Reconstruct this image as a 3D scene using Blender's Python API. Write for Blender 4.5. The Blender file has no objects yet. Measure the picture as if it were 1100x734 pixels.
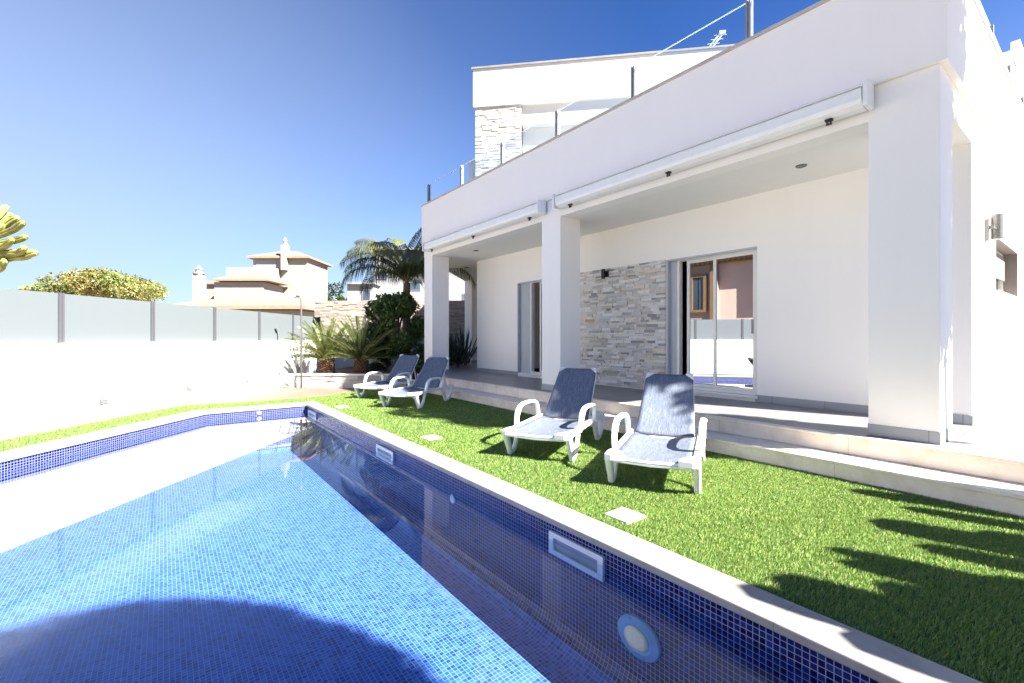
import bpy, bmesh, math, random
import numpy as np
from mathutils import Vector, Matrix
from mathutils.geometry import tessellate_polygon

random.seed(7)
RNG = np.random.default_rng(11)
S = bpy.context.scene
COL = S.collection
PI = math.pi

# ------------------------------------------------------------------ camera
EYE = 1.2
VS, VC = 0.6029, 0.7978            # the camera looks along (VS, VC): X into the house, Y along its front
cam_d = bpy.data.cameras.new("camera")
cam = bpy.data.objects.new("camera", cam_d)
COL.objects.link(cam)
cam.location = (0, 0, EYE)
cam.rotation_euler = (math.radians(90), 0, -math.atan2(VS, VC))
cam_d.sensor_width = 36
cam_d.lens = 495.6 / 1100 * 36
cam_d.shift_y = -4.5 / 1100
cam_d.clip_start = 0.05
cam_d.clip_end = 2000
S.camera = cam

# ------------------------------------------------------------------ sky, sun, exposure
SUN_EL = math.atan(1 / 1.1795)
SUN_AZ = math.atan2(0.3137, -0.9496)     # clockwise from +Y
w = bpy.data.worlds.new("World")
S.world = w
w.use_nodes = True
wn = w.node_tree
bg = wn.nodes["Background"]
sky = wn.nodes.new("ShaderNodeTexSky")
sky.sky_type = 'NISHITA'
sky.sun_disc = False
sky.sun_elevation = SUN_EL
sky.sun_rotation = SUN_AZ
sky.altitude = 0
sky.air_density = 1.0
sky.dust_density = 0.0
sky.ozone_density = 9.0
SKY = 0.06
# pale antisolar haze low in the sky, opposite the sun
wtc = wn.nodes.new("ShaderNodeTexCoord")
wdot = wn.nodes.new("ShaderNodeVectorMath")
wdot.operation = 'DOT_PRODUCT'
wdot.inputs[1].default_value = (-0.30, 0.95, -0.50)
wn.links.new(wtc.outputs['Generated'], wdot.inputs[0])
wrp = wn.nodes.new("ShaderNodeValToRGB")
while len(wrp.color_ramp.elements) < 5:
    wrp.color_ramp.elements.new(0.5)
for e_, (p_, f_) in zip(wrp.color_ramp.elements, ((0.0, 0), (0.30, 0.10), (0.62, 0.40), (0.78, 0.62), (0.92, 0.85))):
    e_.position = p_
    e_.color = (f_, f_, f_, 1)
wn.links.new(wdot.outputs['Value'], wrp.inputs[0])
wmx = wn.nodes.new("ShaderNodeMix")
wmx.data_type = 'RGBA'
wmx.inputs[7].default_value = (1.95, 2.3, 2.75, 1)
wsep = wn.nodes.new("ShaderNodeSeparateXYZ")
wn.links.new(wtc.outputs['Generated'], wsep.inputs[0])
whz = wn.nodes.new("ShaderNodeValToRGB")       # low haze all round the horizon
while len(whz.color_ramp.elements) < 4:
    whz.color_ramp.elements.new(0.5)
for e_, (p_, f_) in zip(whz.color_ramp.elements, ((0.0, 0.92), (0.15, 0.66), (0.30, 0.30), (0.52, 0.0))):
    e_.position = p_
    e_.color = (f_, f_, f_, 1)
wn.links.new(wsep.outputs[2], whz.inputs[0])
wmax = wn.nodes.new("ShaderNodeMath")
wmax.operation = 'MAXIMUM'
wn.links.new(wrp.outputs[0], wmax.inputs[0])
wn.links.new(whz.outputs[0], wmax.inputs[1])
wn.links.new(wmax.outputs[0], wmx.inputs['Factor'])
wgm = wn.nodes.new("ShaderNodeGamma")
wgm.inputs[1].default_value = 1.4
wsc = wn.nodes.new("ShaderNodeVectorMath")
wsc.operation = 'SCALE'
wsc.inputs['Scale'].default_value = 0.385
wn.links.new(sky.outputs[0], wgm.inputs[0])
wn.links.new(wgm.outputs[0], wsc.inputs[0])
wn.links.new(wsc.outputs[0], wmx.inputs[6])
wn.links.new(wmx.outputs[2], bg.inputs[0])
bg.inputs[1].default_value = SKY
sl = bpy.data.lights.new("sun", 'SUN')
so = bpy.data.objects.new("sun", sl)
COL.objects.link(so)
sl.energy = 5.0
sl.angle = math.radians(0.53)
sl.color = (1.0, 0.955, 0.88)
sd = Vector((math.sin(SUN_AZ) * math.cos(SUN_EL), math.cos(SUN_AZ) * math.cos(SUN_EL), math.sin(SUN_EL)))
so.rotation_euler = sd.to_track_quat('Z', 'Y').to_euler()
so.location = (4, -13, 11)
S.view_settings.view_transform = 'Standard'
S.view_settings.look = 'None'
S.view_settings.exposure = 2.48
S.view_settings.gamma = 1
S.view_settings.use_curve_mapping = False
S.render.engine = 'CYCLES'
S.cycles.use_denoising = True
S.cycles.max_bounces = 8
S.cycles.diffuse_bounces = 4
S.cycles.glossy_bounces = 5
S.cycles.transparent_max_bounces = 24
S.cycles.sample_clamp_indirect = 8
S.cycles.caustics_reflective = False
S.cycles.caustics_refractive = False


# ------------------------------------------------------------------ materials
class NT:
    def __init__(self, name):
        self.m = bpy.data.materials.new(name)
        self.m.use_nodes = True
        self.t = self.m.node_tree
        self.n = self.t.nodes
        self.b = self.n["Principled BSDF"]
        self.out = self.n["Material Output"]

    def node(self, typ, **kw):
        nd = self.n.new(typ)
        for k, v in kw.items():
            setattr(nd, k, v)
        return nd

    def link(self, a, b):
        self.t.links.new(a, b)

    def val(self, sock, v):
        if hasattr(v, 'is_output'):
            self.link(v, sock)
        else:
            sock.default_value = v

    def math(self, op, a, b=0.0, c=0.0):
        nd = self.node("ShaderNodeMath", operation=op)
        self.val(nd.inputs[0], a)
        self.val(nd.inputs[1], b)
        self.val(nd.inputs[2], c)
        return nd.outputs[0]

    def mix(self, fac, a, b, mode='MIX'):
        nd = self.node("ShaderNodeMix", data_type='RGBA', blend_type=mode)
        self.val(nd.inputs['Factor'], fac)
        for s, v in ((nd.inputs[6], a), (nd.inputs[7], b)):
            if hasattr(v, 'is_output'):
                self.link(v, s)
            else:
                s.default_value = (*v, 1)
        return nd.outputs[2]

    def ramp(self, fac, stops, interp='LINEAR'):
        nd = self.node("ShaderNodeValToRGB")
        cr = nd.color_ramp
        cr.interpolation = interp
        while len(cr.elements) < len(stops):
            cr.elements.new(0.5)
        for e, (p, c) in zip(cr.elements, stops):
            e.position = p
            e.color = (*c, 1) if len(c) == 3 else c
        self.link(fac, nd.inputs[0])
        return nd.outputs[0]

    def pos(self):
        return self.node("ShaderNodeNewGeometry").outputs['Position']

    def objc(self):
        return self.node("ShaderNodeTexCoord").outputs['Object']

    def uv(self):
        return self.node("ShaderNodeTexCoord").outputs['UV']

    def scale(self, vec, s):
        nd = self.node("ShaderNodeVectorMath", operation='MULTIPLY')
        self.link(vec, nd.inputs[0])
        nd.inputs[1].default_value = s if isinstance(s, tuple) else (s, s, s)
        return nd.outputs[0]

    def noise(self, vec, scale, detail=4, rough=0.55, out='Fac'):
        nd = self.node("ShaderNodeTexNoise")
        if vec is not None:
            self.link(vec, nd.inputs['Vector'])
        nd.inputs['Scale'].default_value = scale
        nd.inputs['Detail'].default_value = detail
        nd.inputs['Roughness'].default_value = rough
        return nd.outputs[out]

    def bump(self, h, strength=0.2, dist=0.01):
        nd = self.node("ShaderNodeBump")
        nd.inputs['Strength'].default_value = strength
        nd.inputs['Distance'].default_value = dist
        self.link(h, nd.inputs['Height'])
        self.link(nd.outputs[0], self.b.inputs['Normal'])

    def col(self, c):
        self.val(self.b.inputs['Base Color'], c if hasattr(c, 'is_output') else (*c, 1))

    def rough(self, r):
        self.val(self.b.inputs['Roughness'], r)


def plain(name, c, rough=0.5, metal=0.0, var=0.06, vscale=6, bump=0.0, bscale=80, spec=None):
    t = NT(name)
    p = t.objc()
    n = t.noise(p, vscale, 5)
    lo = tuple(x * (1 - var) for x in c)
    hi = tuple(min(1, x * (1 + var)) for x in c)
    t.col(t.ramp(n, [(0.3, lo), (0.7, hi)]))
    t.rough(rough)
    t.b.inputs['Metallic'].default_value = metal
    if spec is not None:
        t.b.inputs['Specular IOR Level'].default_value = spec
    if bump:
        t.bump(t.noise(p, bscale, 3), bump, 0.004)
    return t.m


def plaster(name, c, stain=0.04):
    t = NT(name)
    p = t.pos()
    big = t.noise(p, 0.9, 5)
    streak = t.noise(t.scale(p, (3.5, 3.5, 0.35)), 1.6, 4)
    f = t.math('MULTIPLY', big, streak)
    dark = tuple(x * (1 - 2.2 * stain) for x in c)
    t.col(t.ramp(f, [(0.12, dark), (0.34, c)]))
    t.rough(0.75)
    t.b.inputs['Specular IOR Level'].default_value = 0.25
    fine = t.noise(p, 260, 3)
    wav = t.noise(p, 7, 2)
    h = t.math('ADD', t.math('MULTIPLY', fine, 0.35), wav)
    t.bump(h, 0.12, 0.006)
    return t.m


def attr_mat(name, rough=0.6, transl=0.0, bumpy=0.0, spec=0.5):
    """base colour from the mesh colour attribute 'tint' (natural variation from leaf to leaf, stone to stone; palm and cycads also carry painted light)"""
    t = NT(name)
    a = t.node("ShaderNodeAttribute", attribute_name='tint')
    c = a.outputs['Color']
    t.rough(rough)
    t.b.inputs['Specular IOR Level'].default_value = spec
    if bumpy:
        p = t.pos()
        n = t.noise(p, 28, 6, 0.65)
        c = t.mix(t.math('MULTIPLY', n, 0.45), c, t.mix(1.0, c, (0.55, 0.52, 0.5), 'MULTIPLY'))
        t.bump(t.noise(p, 45, 6, 0.7), bumpy, 0.012)
    t.col(c)
    if transl:
        tr = t.node("ShaderNodeBsdfTranslucent")
        t.link(c, tr.inputs[0])
        mx = t.node("ShaderNodeMixShader")
        mx.inputs[0].default_value = transl
        t.link(t.b.outputs[0], mx.inputs[1])
        t.link(tr.outputs[0], mx.inputs[2])
        t.link(mx.outputs[0], t.out.inputs[0])
    return t.m


def glassy(name, tint, ior, extra=0.0, rough=0.0, refl=(1, 1, 1), wave=0.0, power=1.0):
    """clear sheet: mirror reflection by Fresnel over a straight see-through tint"""
    t = NT(name)
    tr = t.node("ShaderNodeBsdfTransparent")
    tr.inputs[0].default_value = (*tint, 1)
    gl = t.node("ShaderNodeBsdfGlossy")
    gl.inputs['Roughness'].default_value = rough
    gl.inputs['Color'].default_value = (*refl, 1)
    fr = t.node("ShaderNodeFresnel")
    bf = t.node("ShaderNodeNewGeometry").outputs['Backfacing']
    t.link(t.math('ADD', t.math('MULTIPLY', bf, 1 / ior - ior), ior), fr.inputs[0])
    f = fr.outputs[0]
    if power != 1.0:
        f = t.math('POWER', f, power)
    if extra:
        f = t.math('ADD', t.math('MULTIPLY', f, 1 - extra), extra)
    if wave:
        bp = t.node("ShaderNodeBump")
        bp.inputs['Strength'].default_value = wave
        bp.inputs['Distance'].default_value = 0.01
        t.link(t.noise(t.pos(), 2.2, 3), bp.inputs['Height'])
        t.link(bp.outputs[0], gl.inputs['Normal'])
    mx = t.node("ShaderNodeMixShader")
    t.val(mx.inputs[0], f)
    t.link(tr.outputs[0], mx.inputs[1])
    t.link(gl.outputs[0], mx.inputs[2])
    t.link(mx.outputs[0], t.out.inputs[0])
    return t.m


def mosaic(name, cols, grout, pitch=0.0275, rough=0.12):
    t = NT(name)
    uv = t.scale(t.uv(), 1 / pitch)
    sep = t.node("ShaderNodeSeparateXYZ")
    t.link(uv, sep.inputs[0])
    g = None
    for i in (0, 1):
        fr = t.math('FRACT', sep.outputs[i])
        d = t.math('ABSOLUTE', t.math('SUBTRACT', fr, 0.5))
        e = t.math('GREATER_THAN', d, 0.445)
        g = e if g is None else t.math('MAXIMUM', g, e)
    fl = t.node("ShaderNodeVectorMath", operation='FLOOR')
    t.link(uv, fl.inputs[0])
    wnz = t.node("ShaderNodeTexWhiteNoise", noise_dimensions='2D')
    t.link(fl.outputs[0], wnz.inputs['Vector'])
    k = len(cols)
    c = t.ramp(wnz.outputs['Value'], [(i / k, cc) for i, cc in enumerate(cols)], 'CONSTANT')
    # a little wear in each tile
    c = t.mix(t.math('MULTIPLY', t.noise(uv, 1.6, 3), 0.35), c, t.mix(1.0, c, (0.6, 0.65, 0.75), 'MULTIPLY'))
    t.col(t.mix(g, c, grout))
    t.rough(t.math('ADD', t.math('MULTIPLY', g, 0.6), rough))
    t.b.inputs['Specular IOR Level'].default_value = 0.10
    t.bump(t.math('SUBTRACT', 1.0, g), 0.25, 0.003)
    return t.m


def tiled(name, c, joint, sx, sy, rough=0.45, var=0.08, off=(0, 0)):
    t = NT(name)
    p = t.pos()
    ad = t.node("ShaderNodeVectorMath", operation='ADD')
    t.link(p, ad.inputs[0])
    ad.inputs[1].default_value = (off[0], off[1], 0)
    br = t.node("ShaderNodeTexBrick")
    br.offset = 0.0
    br.squash = 1.0
    t.link(ad.outputs[0], br.inputs['Vector'])
    br.inputs['Scale'].default_value = 1
    br.inputs['Brick Width'].default_value = sx
    br.inputs['Row Height'].default_value = sy
    br.inputs['Mortar Size'].default_value = 0.003
    br.inputs['Mortar Smooth'].default_value = 0.1
    br.inputs['Bias'].default_value = 0
    br.inputs['Color1'].default_value = (*[x * (1 - var) for x in c], 1)
    br.inputs['Color2'].default_value = (*[min(1, x * (1 + var)) for x in c], 1)
    br.inputs['Mortar'].default_value = (*joint, 1)
    n = t.noise(p, 3.0, 6, 0.65)
    col = t.mix(t.math('MULTIPLY', n, 0.35), br.outputs['Color'], t.mix(1.0, br.outputs['Color'], (0.7, 0.68, 0.66), 'MULTIPLY'))
    t.col(col)
    t.rough(t.math('ADD', t.math('MULTIPLY', n, 0.2), rough - 0.1))
    t.bump(t.math('SUBTRACT', 1.0, br.outputs['Fac']), 0.3, 0.003)
    return t.m


def stone_slab(name, c, vein, rough=0.5, joint=None):
    t = NT(name)
    p = t.pos()
    n = t.noise(p, 5.0, 8, 0.68)
    n2 = t.noise(t.scale(p, (1, 1, 5)), 9, 6, 0.7)
    col = t.ramp(n, [(0.32, vein), (0.55, c), (0.8, tuple(min(1, x * 1.08) for x in c))])
    col = t.mix(t.math('MULTIPLY', n2, 0.25), col, vein)
    if joint:
        sep = t.node("ShaderNodeSeparateXYZ")
        t.link(p, sep.inputs[0])
        fr = t.math('FRACT', t.math('DIVIDE', t.math('ADD', sep.outputs[1], 50.13), joint))
        j = t.math('LESS_THAN', fr, 0.003 / joint)
        col = t.mix(j, col, tuple(x * 0.45 for x in c))
    t.col(col)
    t.rough(rough)
    t.bump(t.noise(p, 60, 5, 0.7), 0.12, 0.004)
    return t.m


M = {}
M['white_wall'] = plaster('white_render', (0.86, 0.835, 0.80), 0.008)
M['boundary'] = plaster('boundary_render', (0.84, 0.83, 0.81), 0.015)
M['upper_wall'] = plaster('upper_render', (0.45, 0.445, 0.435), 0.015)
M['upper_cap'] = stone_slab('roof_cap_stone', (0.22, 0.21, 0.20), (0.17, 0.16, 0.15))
M['soffit'] = plaster('soffit_paint', (0.80, 0.79, 0.75), 0.01)
M['cap'] = stone_slab('parapet_cap_stone', (0.52, 0.48, 0.43), (0.42, 0.38, 0.33))
M['travertine'] = stone_slab('travertine', (0.80, 0.72, 0.62), (0.64, 0.55, 0.45), 0.4, joint=1.2)
M['coping'] = stone_slab('coping_stone', (0.31, 0.295, 0.265), (0.24, 0.22, 0.19), 0.55, joint=1.0)
M['terrace'] = tiled('terrace_tile', (0.23, 0.225, 0.225), (0.05, 0.05, 0.055), 0.62, 1.22, 0.38, 0.05, (0.03, 0.35))
M['skirting'] = tiled('skirting_tile', (0.33, 0.34, 0.36), (0.16, 0.16, 0.17), 0.61, 0.61, 0.45, 0.05, (0.2, 0.25))
M['terracotta'] = tiled('terracotta_paving', (0.20, 0.135, 0.10), (0.14, 0.10, 0.08), 0.33, 0.33, 0.7, 0.08)
M['ground'] = plain('dry_ground', (0.30, 0.25, 0.19), 0.95, var=0.25, vscale=0.6, bump=0.3, bscale=20)
M['soil'] = plain('bark_mulch', (0.10, 0.055, 0.035), 0.95, var=0.5, vscale=30, bump=0.8, bscale=60)
M['lawn'] = plain('turf_backing', (0.055, 0.10, 0.03), 0.95, var=0.35, vscale=25, bump=0.4, bscale=150)
M['blade'] = attr_mat('turf_blade', 0.5, 0.35, spec=0.3)
M['leaf'] = attr_mat('leaf', 0.42, 0.3)
M['frond'] = attr_mat('palm_leaflet', 0.4, 0.25)
M['stone'] = attr_mat('ledger_stone', 0.8, 0, 0.55, spec=0.3)
M['bark'] = plain('bark', (0.13, 0.095, 0.07), 0.95, var=0.45, vscale=18, bump=0.8, bscale=40)
M['cycad_trunk'] = plain('cycad_trunk', (0.11, 0.055, 0.032), 0.95, var=0.5, vscale=35, bump=1.0, bscale=60)
M['cactus'] = plain('cactus_skin', (0.25, 0.26, 0.065), 0.55, var=0.3, vscale=5, bump=0.3, bscale=30)
M['frame'] = plain('white_aluminium', (0.72, 0.71, 0.68), 0.35, var=0.02)
M['reveal'] = plain('grey_reveal', (0.42, 0.44, 0.48), 0.45, var=0.03)
M['grey_metal'] = plain('grey_metal', (0.27, 0.27, 0.29), 0.45, 0.2, var=0.05)
M['post_grey'] = plain('screen_post_grey', (0.085, 0.085, 0.095), 0.5, 0.1, var=0.05)
M['steel'] = plain('brushed_steel', (0.15, 0.147, 0.14), 0.4, 0.3, var=0.06, vscale=30)
M['black_metal'] = plain('black_metal', (0.025, 0.024, 0.023), 0.4, 0.3, var=0.2)
M['dark_room'] = plain('dark_room', (0.03, 0.027, 0.025), 0.9, var=0.3, vscale=2)  # near-black walls stand in for the unlit interior
M['gap_shade'] = plain('dark_gap_shade', (0.035, 0.025, 0.022), 0.9, var=0.4, vscale=9)  # darkness of the open door gap, put into a colour
M['plastic'] = plain('white_plastic', (0.80, 0.80, 0.79), 0.32, var=0.03, vscale=9, bump=0.05, bscale=120)
M['pool_plastic'] = plain('pool_fitting_plastic', (0.62, 0.64, 0.66), 0.35, var=0.05)
M['pool_ring'] = plain('pool_light_ring', (0.13, 0.30, 0.47), 0.35, var=0.06)
M['pool_lens'] = plain('pool_light_lens', (0.95, 0.72, 0.42), 0.25, var=0.08, vscale=60, bump=0.6, bscale=90)
M['roof_tile'] = plain('terracotta_roof', (0.25, 0.175, 0.12), 0.85, var=0.15, vscale=6)
M['cream'] = plain('cream_render', (0.27, 0.245, 0.215), 0.85, var=0.03, vscale=2)
M['pink'] = plain('pink_render', (0.60, 0.46, 0.385), 0.85, var=0.05, vscale=1.5)
M['shaded_pink'] = plain('shaded_render', (0.30, 0.24, 0.21), 0.85, var=0.05, vscale=1.5)  # pink render with the annexe's shade put into its colour
M['ochre'] = plain('ochre_trim', (0.20, 0.12, 0.055), 0.8, var=0.1)
M['beige_shutter'] = plain('beige_shutter', (0.17, 0.145, 0.125), 0.6, var=0.03)
M['shutter'] = plain('roller_shutter', (0.56, 0.53, 0.49), 0.6, var=0.03)
M['white_house'] = plain('pale_render', (0.24, 0.245, 0.255), 0.85, var=0.03)
M['dark_glass'] = plain('dark_glass', (0.05, 0.07, 0.10), 0.08, var=0.2, vscale=1)
M['rail_glass'] = glassy('rail_glass', (0.90, 0.95, 0.98), 1.45, extra=0.06)
M['glass_edge'] = plain('polished_glass_edge', (0.72, 0.82, 0.82), 0.2, var=0.03)
M['window_glass'] = glassy('solar_window_glass', (0.30, 0.31, 0.33), 1.5, extra=0.62, refl=(0.95, 0.96, 1.0))
M['water'] = glassy('pool_water', (0.88, 0.96, 1.0), 1.33, power=0.90)
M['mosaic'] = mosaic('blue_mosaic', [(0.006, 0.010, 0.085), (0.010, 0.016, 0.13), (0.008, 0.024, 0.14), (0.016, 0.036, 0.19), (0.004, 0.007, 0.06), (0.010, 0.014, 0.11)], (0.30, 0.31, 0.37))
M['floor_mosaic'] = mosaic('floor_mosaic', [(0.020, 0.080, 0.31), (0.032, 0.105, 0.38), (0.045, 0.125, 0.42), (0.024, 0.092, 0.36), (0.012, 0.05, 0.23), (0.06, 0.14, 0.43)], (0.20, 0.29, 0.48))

# frosted screen glass
t = NT('frosted_glass')
t.col((0.195, 0.22, 0.23))
t.rough(0.35)
tr = t.node("ShaderNodeBsdfTranslucent")
tr.inputs[0].default_value = (0.24, 0.265, 0.275, 1)
mx = t.node("ShaderNodeMixShader")
mx.inputs[0].default_value = 0.35
t.link(t.b.outputs[0], mx.inputs[1])
t.link(tr.outputs[0], mx.inputs[2])
t.link(mx.outputs[0], t.out.inputs[0])
M['frosted'] = t.m

# woven sling fabric: streaks run along the length (UV y)
t = NT('sling_fabric')
uv = t.uv()
st = t.noise(t.scale(uv, (420, 22, 1)), 1.0, 3, 0.7)
st2 = t.noise(t.scale(uv, (60, 6, 1)), 1.0, 4, 0.6)
f = t.math('ADD', t.math('MULTIPLY', st, 0.7), t.math('MULTIPLY', st2, 0.3))
t.col(t.ramp(f, [(0.36, (0.060, 0.077, 0.118)), (0.5, (0.120, 0.142, 0.190)), (0.64, (0.245, 0.262, 0.29))]))
t.rough(0.5)
t.b.inputs['Specular IOR Level'].default_value = 0.2
wv = t.noise(t.scale(uv, (700, 700, 1)), 1.0, 1)
t.bump(wv, 0.25, 0.002)
M['sling'] = t.m


# ------------------------------------------------------------------ mesh helpers
class MB:
    def __init__(self):
        self.v, self.f, self.uv, self.c = [], [], [], []

    def add(self, vs, fs, uvs=None, tint=None):
        o = len(self.v)
        self.v.extend([tuple(p) for p in vs])
        self.f.extend([tuple(i + o for i in f) for f in fs])
        if uvs is not None:
            self.uv.extend(uvs)
        if tint is not None:
            self.c.extend([tint] * len(vs))
        return self

    def hexa(self, p, tint=None):
        """8 corners: bottom ring 0-3, top ring 4-7, both anticlockwise"""
        return self.add(p, [(3, 2, 1, 0), (4, 5, 6, 7), (0, 1, 5, 4), (1, 2, 6, 5), (2, 3, 7, 6), (3, 0, 4, 7)], tint=tint)

    def box(self, x0, x1, y0, y1, z0, z1, tint=None):
        return self.hexa([(x0, y0, z0), (x1, y0, z0), (x1, y1, z0), (x0, y1, z0),
                          (x0, y0, z1), (x1, y0, z1), (x1, y1, z1), (x0, y1, z1)], tint)

    def obox(self, fr, a0, a1, b0, b1, z0, z1, tint=None):
        """box in a plan frame fr = (origin, e1, e2)"""
        q = [(a0, b0), (a1, b0), (a1, b1), (a0, b1)]
        pl = [fpt(fr, a, b) for a, b in q]
        return self.hexa([(x, y, z0) for x, y in pl] + [(x, y, z1) for x, y in pl], tint)

    def prism(self, poly, z0, z1):
        n = len(poly)
        tris = tessellate_polygon([[Vector((x, y, 0)) for x, y in poly]])
        vs = [(x, y, z0) for x, y in poly] + [(x, y, z1) for x, y in poly]
        fs = []
        for a, b, c in tris:
            p, q, r = (Vector(vs[i]) for i in (a, b, c))
            up = (q - p).cross(r - p).z > 0
            tri = (a, b, c) if up else (c, b, a)
            fs.append(tuple(i + n for i in tri))
            fs.append(tri[::-1])
        area = sum(poly[i][0] * poly[(i + 1) % n][1] - poly[(i + 1) % n][0] * poly[i][1] for i in range(n))
        for i in range(n):
            j = (i + 1) % n
            fs.append((i, j, j + n, i + n) if area > 0 else (j, i, i + n, j + n))
        return self.add(vs, fs)

    def tube(self, pts, rad, n=10, cap=True, tint=None):
        pts = [Vector(p) for p in pts]
        rs = rad if isinstance(rad, (list, tuple)) else [rad] * len(pts)
        ref = None
        vs, fs = [], []
        for i, p in enumerate(pts):
            d = (pts[min(i + 1, len(pts) - 1)] - pts[max(i - 1, 0)]).normalized()
            if ref is None:
                ref = Vector((1, 0, 0)) if abs(d.x) < 0.8 else Vector((0, 1, 0))
            a = d.cross(ref).normalized()
            b = d.cross(a).normalized()
            ref = b.cross(d) if False else ref
            for k in range(n):
                th = 2 * PI * k / n
                vs.append(p + (a * math.cos(th) + b * math.sin(th)) * rs[i])
        for i in range(len(pts) - 1):
            for k in range(n):
                k2 = (k + 1) % n
                fs.append((i * n + k, i * n + k2, (i + 1) * n + k2, (i + 1) * n + k))
        if cap:
            fs.append(tuple(range(n))[::-1])
            fs.append(tuple((len(pts) - 1) * n + k for k in range(n)))
        return self.add(vs, fs, tint=tint)

    def sweep(self, pts, wid, thk, side=(0, 1, 0), n=12, p=3.2):
        """rounded-rectangle section swept along pts; wid lies along `side`"""
        pts = [Vector(q) for q in pts]
        ws = wid if isinstance(wid, (list, tuple)) else [wid] * len(pts)
        ts = thk if isinstance(thk, (list, tuple)) else [thk] * len(pts)
        s = Vector(side).normalized()
        vs, fs = [], []
        for i, q in enumerate(pts):
            d = (pts[min(i + 1, len(pts) - 1)] - pts[max(i - 1, 0)]).normalized()
            nrm = d.cross(s).normalized()
            for k in range(n):
                th = 2 * PI * k / n
                cx, cy = math.cos(th), math.sin(th)
                rx = math.copysign(abs(cx) ** (2 / p), cx) * ws[i] / 2
                ry = math.copysign(abs(cy) ** (2 / p), cy) * ts[i] / 2
                vs.append(q + s * rx + nrm * ry)
        for i in range(len(pts) - 1):
            for k in range(n):
                k2 = (k + 1) % n
                fs.append((i * n + k, (i + 1) * n + k, (i + 1) * n + k2, i * n + k2))
        fs.append(tuple(range(n)))
        fs.append(tuple((len(pts) - 1) * n + k for k in range(n))[::-1])
        return self.add(vs, fs)

    def lathe(self, c, prof, n=24, axis='z'):
        vs, fs = [], []
        for r, h in prof:
            for k in range(n):
                th = 2 * PI * k / n
                a, b = r * math.cos(th), r * math.sin(th)
                if axis == 'z':
                    vs.append((c[0] + a, c[1] + b, c[2] + h))
                elif axis == 'x':
                    vs.append((c[0] + h, c[1] + a, c[2] + b))
                else:
                    vs.append((c[0] + a, c[1] + h, c[2] + b))
        m = len(prof)
        for i in range(m - 1):
            for k in range(n):
                k2 = (k + 1) % n
                fs.append((i * n + k, i * n + k2, (i + 1) * n + k2, (i + 1) * n + k))
        fs.append(tuple(range(n))[::-1])
        fs.append(tuple((m - 1) * n + k for k in range(n)))
        return self.add(vs, fs)

    def build(self, name, mat, parent=None, smooth=False, bevel=0.0, seg=2, recalc=False):
        off = wloc(parent)
        if parent is None:
            a = np.array(self.v)
            mn, mxx = a.min(0), a.max(0)
            off = Vector(((mn[0] + mxx[0]) / 2, (mn[1] + mxx[1]) / 2, mn[2]))
        me = bpy.data.meshes.new(name)
        me.from_pydata([(x - off.x, y - off.y, z - off.z) for x, y, z in self.v], [], self.f)
        if self.uv:
            ul = me.uv_layers.new(name='UVMap')
            ul.data.foreach_set('uv', [q for p in self.uv for q in p])
        if self.c:
            ca = me.color_attributes.new('tint', 'FLOAT_COLOR', 'POINT')
            ca.data.foreach_set('color', [q for p in self.c for q in (*p, 1.0)])
        me.materials.append(M[mat])
        if recalc:
            bm = bmesh.new()
            bm.from_mesh(me)
            bmesh.ops.recalc_face_normals(bm, faces=bm.faces)
            bm.to_mesh(me)
            bm.free()
        if smooth:
            me.shade_smooth()
        o = bpy.data.objects.new(name, me)
        COL.objects.link(o)
        if parent is None:
            o.location = off
        else:
            o.parent = parent
        if bevel:
            md = o.modifiers.new('bevel', 'BEVEL')
            md.width = bevel
            md.segments = seg
            md.limit_method = 'ANGLE'
            md.angle_limit = math.radians(40)
        return o


def wloc(o):
    p = Vector((0, 0, 0))
    while o is not None:
        p += o.location
        o = o.parent
    return p


def tag(o, label=None, cat=None, group=None, kind=None):
    if label:
        o['label'] = label
    if cat:
        o['category'] = cat
    if group:
        o['group'] = group
    if kind:
        o['kind'] = kind
    return o


def thing(name, loc, label, cat, group=None):
    o = bpy.data.objects.new(name, None)
    o.empty_display_size = 0.2
    COL.objects.link(o)
    o.location = loc
    return tag(o, label, cat, group)


def struct(o, label=None):
    o['kind'] = 'structure'
    if label:
        o['label'] = label
    return o


def copy_tree(o, parent=None):
    c = o.copy()
    COL.objects.link(c)
    if parent is not None:
        c.parent = parent
        c.matrix_parent_inverse = o.matrix_parent_inverse.copy()
    for ch in [x for x in bpy.data.objects if x.parent == o]:
        copy_tree(ch, c)
    return c


def fpt(fr, a, b):
    (ox, oy), e1, e2 = fr
    return (ox + e1[0] * a + e2[0] * b, oy + e1[1] * a + e2[1] * b)


def np_mesh(name, verts, faces_flat, sizes, mat, parent=None, tint=None, off=None):
    """big meshes from numpy arrays"""
    if off is None:
        off = wloc(parent)
        if parent is None:
            mn, mxx = verts.min(0), verts.max(0)
            off = Vector(((mn[0] + mxx[0]) / 2, (mn[1] + mxx[1]) / 2, mn[2]))
    v = (verts - np.array(off)).astype(np.float32)
    me = bpy.data.meshes.new(name)
    me.vertices.add(len(v))
    me.vertices.foreach_set('co', v.ravel())
    me.loops.add(len(faces_flat))
    me.loops.foreach_set('vertex_index', faces_flat.astype(np.int32))
    me.polygons.add(len(sizes))
    st = np.concatenate(([0], np.cumsum(sizes)[:-1])).astype(np.int32)
    me.polygons.foreach_set('loop_start', st)
    if tint is not None:
        ca = me.color_attributes.new('tint', 'FLOAT_COLOR', 'POINT')
        ca.data.foreach_set('color', np.concatenate([tint, np.ones((len(tint), 1))], 1).astype(np.float32).ravel())
    me.update(calc_edges=True)
    me.validate()
    me.materials.append(M[mat])
    o = bpy.data.objects.new(name, me)
    COL.objects.link(o)
    if parent is None:
        o.location = off
    else:
        o.parent = parent
    return o


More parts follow.
